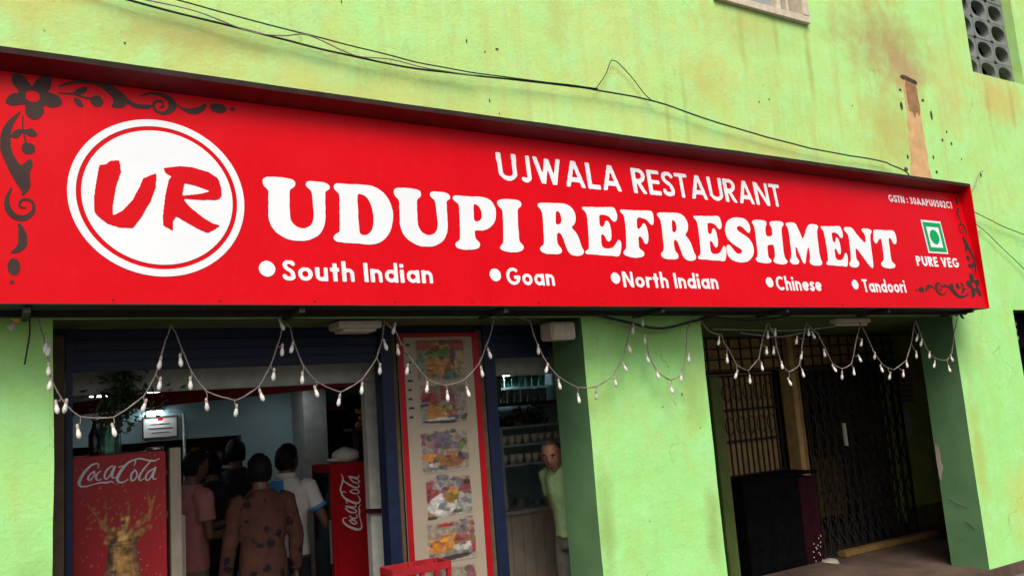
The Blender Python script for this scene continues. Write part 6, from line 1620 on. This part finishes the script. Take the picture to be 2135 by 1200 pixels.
def person(loc, H, yaw, label, arms, skin='skin_dark', hair='hair', shirt='pink_cloth', sleeve=0.5, hem=0.90, trousers='grey_cloth', head_yaw=0.0, head_pitch=0.0,
           voxel=0.011, hairline=-0.05, build=1.0, lean=0.0, flare=1.0, head_scale=1.0, head_drop=0.0):
    """arms: [(elbow, wrist), (elbow, wrist)] left then right, in body space (x right, y ahead), for a 1.70 m figure"""
    k = H / 1.70
    t_ = thing('person', loc, label, 'person')
    RZ = Matrix.Rotation(yaw, 3, 'Z')
    def X(p):
        p = Vector(p)
        q = Vector((p.x, p.y + lean * max(0, p.z - 0.95), p.z))
        return Vector(loc) + RZ @ (q * k)
    def tf(mb_):
        mb_.v = [tuple(X(p)) for p in mb_.v]
        return mb_
    sh_ = {-1: (-0.175 * build, 0.0, 1.395), 1: (0.175 * build, 0.0, 1.395)}
    b = MB()
    b.loft([(0, 0, 0.86, 0.12, 0.09), (0, 0, 0.95, 0.155 * build, 0.105), (0, 0, 1.08, 0.135 * build, 0.095), (0, 0.01, 1.25, 0.155 * build, 0.11), (0, 0, 1.37, 0.165 * build, 0.095), (0, 0, 1.43, 0.11, 0.07), (0, 0, 1.47, 0.058, 0.056)], 20)
    b.tube([(0, 0, 1.42), (0, 0.008, 1.50), (0, 0.018, 1.56)], [0.062, 0.055, 0.056], 12)
    hc = (0, 0.030 + head_drop * 0.8, 1.592 - head_drop)
    nh0 = len(b.v)
    head_geo(b, hc, head_yaw, head_pitch)
    hs = lambda p: Vector(hc) + (Vector(p) - Vector(hc)) * head_scale
    b.v[nh0:] = [tuple(hs(p)) for p in b.v[nh0:]]
    for (s, (el, wr)) in zip((-1, 1), arms):
        sd = Vector(sh_[s])
        e, w = Vector(el), Vector(wr)
        b.tube([sd, (sd + e) / 2, e, (e + w) / 2 , w], [0.052, 0.045, 0.036, 0.036, 0.026], 10)
        hand_geo(b, w, (w - e), Vector((-s * 0.3, 1, 0.2)), 1.0)
    for s in (-1, 1):
        b.tube([(s * 0.085, 0, 0.90), (s * 0.092, 0.012, 0.70), (s * 0.095, 0.015, 0.50), (s * 0.097, -0.012, 0.36), (s * 0.10, -0.02, 0.10)], [0.088, 0.074, 0.054, 0.052, 0.036], 12)
        b.tube([(s * 0.10, -0.05, 0.045), (s * 0.105, 0.05, 0.04), (s * 0.115, 0.16, 0.025)], [0.036, 0.038, 0.026], 10)
    me = remesh(tf(b), 'body', voxel * k)
    o_ = bpy.data.objects.new('body', me)
    me.materials.append(MAT[skin])
    me.transform(Matrix.Translation(-Vector(loc)))
    COL.objects.link(o_)
    o_.parent = t_
    def cloth(mb_, name, mat, vox=0.012, rem=True):
        me_ = remesh(tf(mb_), name, vox * k, 4)
        # fold-like unevenness
        nv_ = len(me_.vertices)
        co, no = np.empty(nv_ * 3, np.float32), np.empty(nv_ * 3, np.float32)
        me_.vertices.foreach_get('co', co)
        me_.vertices.foreach_get('normal', no)
        amp = np.array([0.0075 * noise.noise((x * 13, y * 13, z * 5)) + 0.003 * noise.noise((x * 40, y * 40, z * 22)) for x, y, z in co.reshape(-1, 3).tolist()], np.float32)
        co += no * np.repeat(amp, 3)
        me_.vertices.foreach_set('co', co)
        me_.transform(Matrix.Translation(-Vector(loc)))
        me_.materials.append(MAT[mat])
        oo = bpy.data.objects.new(name, me_)
        COL.objects.link(oo)
        oo.parent = t_
        return oo
    c = MB()
    f_ = flare
    c.loft([(0, 0, hem, 0.172 * build * f_, 0.128 * f_), (0, 0, max(hem + 0.02, 0.95), 0.17 * build, 0.125), (0, 0, 1.10, 0.152 * build, 0.118), (0, 0.006, 1.26, 0.172 * build, 0.126), (0, 0, 1.37, 0.18 * build, 0.112), (0, 0, 1.43, 0.125, 0.085), (0, -0.004, 1.475, 0.074, 0.072)], 22)
    for (s, (el, wr)) in zip((-1, 1), arms):
        sd, e, w = Vector(sh_[s]), Vector(el), Vector(wr)
        end = sd + (e - sd) * min(1, sleeve * 1.25)
        pts, rr = [sd - Vector((s * 0.03, 0, 0.0)), sd, (sd + end) / 2, end], [0.07, 0.068, 0.063, 0.064]
        if sleeve > 0.8:
            pts += [(e + w) / 2, e + (w - e) * 0.93]
            rr = [0.07, 0.068, 0.060, 0.055, 0.050, 0.044]
        c.tube(pts, rr, 12)
    cloth(c, 'shirt', shirt)
    tr_ = MB()
    tr_.loft([(0, 0, 0.80, 0.165, 0.118), (0, 0, 0.92, 0.162 * build, 0.118), (0, 0, 1.0, 0.146 * build, 0.11)], 20)
    for s in (-1, 1):
        tr_.tube([(s * 0.082, 0, 0.88), (s * 0.09, 0.012, 0.70), (s * 0.095, 0.015, 0.50), (s * 0.10, -0.005, 0.30), (s * 0.10, -0.012, 0.08)], [0.098, 0.088, 0.075, 0.068, 0.066], 12)
    cloth(tr_, 'trousers', trousers, 0.014)
    hb = MB()
    head_geo(hb, hc, head_yaw, head_pitch, grow=0.011 if hair == 'hair' else 0.0025, hair=True, hl=hairline, seed=H * 10)
    hb.v = [tuple(hs(p)) for p in hb.v]
    tf(hb)
    hb.build('hair', hair, t_, smooth=True)
    def face_pt(p):
        return X(hs(Vector(hc) + Matrix.Rotation(head_yaw, 3, 'Z') @ (Matrix.Rotation(head_pitch, 3, 'X') @ Vector(p))))
    return t_, X, face_pt, tf

A_DOWN = [((-0.235, -0.02, 1.12), (-0.25, 0.05, 0.88)), ((0.235, -0.02, 1.12), (0.25, 0.05, 0.88))]
# back view, brown printed kurta
person((1.615, 5.78, 0), 1.60, 0.06, 'person in a brown flower-printed long shirt, seen from behind', A_DOWN, shirt='kurta', sleeve=1.0, hem=0.50, build=1.0, flare=1.12, trousers='dark_cloth')
# pink shirt, turned to the right
person((1.27, 6.36, 0), 1.65, math.radians(-72), 'person in a dusty pink short-sleeved shirt standing in profile beside the left fridge',
       [((-0.20, 0.10, 1.13), (-0.12, 0.36, 1.16)), ((0.215, 0.03, 1.12), (0.17, 0.29, 1.12))], shirt='pink_cloth', trousers='grey_cloth', head_pitch=-0.25, lean=0.05, build=1.02, hem=0.88)
# white polo with a blue yoke, reaching right
pt, PX, pface, ptf = person((1.93, 6.28, 0), 1.64, math.radians(-42), 'person in a white and blue polo shirt reaching towards the sideways fridge, seen from behind',
       [((-0.23, 0.02, 1.12), (-0.22, 0.2, 0.95)), ((0.285, 0.03, 1.14), (0.33, 0.20, 0.94))], shirt='white_cloth', trousers='dark_cloth', head_yaw=-0.25, lean=0.03)
yk = MB()
n0 = 24
rows_ = []
for zz, rx, ry in ((1.325, 0.186, 0.126), (1.38, 0.186, 0.117), (1.42, 0.145, 0.098), (1.455, 0.105, 0.088)):
    rows_.append([(rx * math.cos(a), ry * math.sin(a), zz) for a in np.linspace(math.pi * 1.0, math.pi * 1.56, n0)])
yk.add([p for r in rows_ for p in r], [(i * n0 + j, i * n0 + j + 1, (i + 1) * n0 + j + 1, (i + 1) * n0 + j) for i in range(3) for j in range(n0 - 1)])
ptf(yk).build('blue_yoke', 'blue_cloth', pt, smooth=True)
ck = MB().loft([(0, -0.004, 1.462, 0.082, 0.080), (0, -0.002, 1.505, 0.072, 0.072), (0, -0.002, 1.503, 0.066, 0.066)], 18)
ptf(ck).build('collar', 'white_cloth', pt, smooth=True)
cf = MB()
sd, e = Vector((0.175, 0, 1.395)), Vector((0.285, 0.03, 1.14))
cf.tube([sd + (e - sd) * 0.56, sd + (e - sd) * 0.66], [0.0675, 0.0675], 14)
ptf(cf).build('sleeve_cuff', 'blue_cloth', pt, smooth=True)
# darker figures further in
person((1.93, 7.65, 0), 1.70, math.radians(-10), 'person in dark clothes furthest inside, head showing above the others', A_DOWN, shirt='dark_cloth', trousers='dark_cloth')
person((1.62, 7.15, 0), 1.62, math.radians(25), 'person in dark clothes standing between the pink shirt and the brown print', [((-0.23, 0.05, 1.13), (-0.1, 0.28, 1.1)), ((0.23, 0.05, 1.13), (0.12, 0.28, 1.1))], shirt='dark_cloth', trousers='dark_cloth')
# man looking out beside the middle pillar
mt, MX, mface, mtf = person((3.80, 5.36, 0), 1.56, math.radians(104), 'person with cropped hair in a pale green polo shirt peering out beside the middle pillar', [((-0.19, -0.14, 1.16), (-0.13, -0.26, 0.95)), ((0.22, -0.05, 1.13), (0.2, -0.1, 0.9))], skin='skin', hair='hair_grey', shirt='green_cloth', sleeve=0.5,
       trousers='grey_cloth', head_yaw=0.42, head_pitch=-0.16, voxel=0.007, hairline=0.10, build=0.95, lean=0.2, head_scale=1.14, head_drop=0.04)
for s in (-1, 1):
    for nm, p, r, m in (('eye', (s * 0.031, 0.0775, 0.004), (0.012, 0.006, 0.0065), 'eye_white'), ('iris', (s * 0.031, 0.0825, 0.003), (0.0055, 0.003, 0.0055), 'hair'), ('eyebrow', (s * 0.032, 0.088, 0.026), (0.020, 0.005, 0.0045), 'hair')):
        mb = MB().ell((0, 0, 0), r, 10, 6)
        mb.v = [tuple(mface(Vector(p) + Vector(q))) for q in mb.v]
        mb.build(nm, m, mt, smooth=True)
mb = MB().ell((0, 0, 0), (0.021, 0.006, 0.007), 12, 6)
mb.v = [tuple(mface(Vector((0, 0.093, -0.056)) + Vector(q))) for q in mb.v]
mb.build('mouth', 'lip', mt, smooth=True)
ck = MB().loft([(0, -0.004, 1.46, 0.085, 0.082), (0, 0.0, 1.50, 0.078, 0.076), (0, 0.0, 1.498, 0.071, 0.069)], 18)
mtf(ck).build('collar', 'green_cloth', mt, smooth=True)
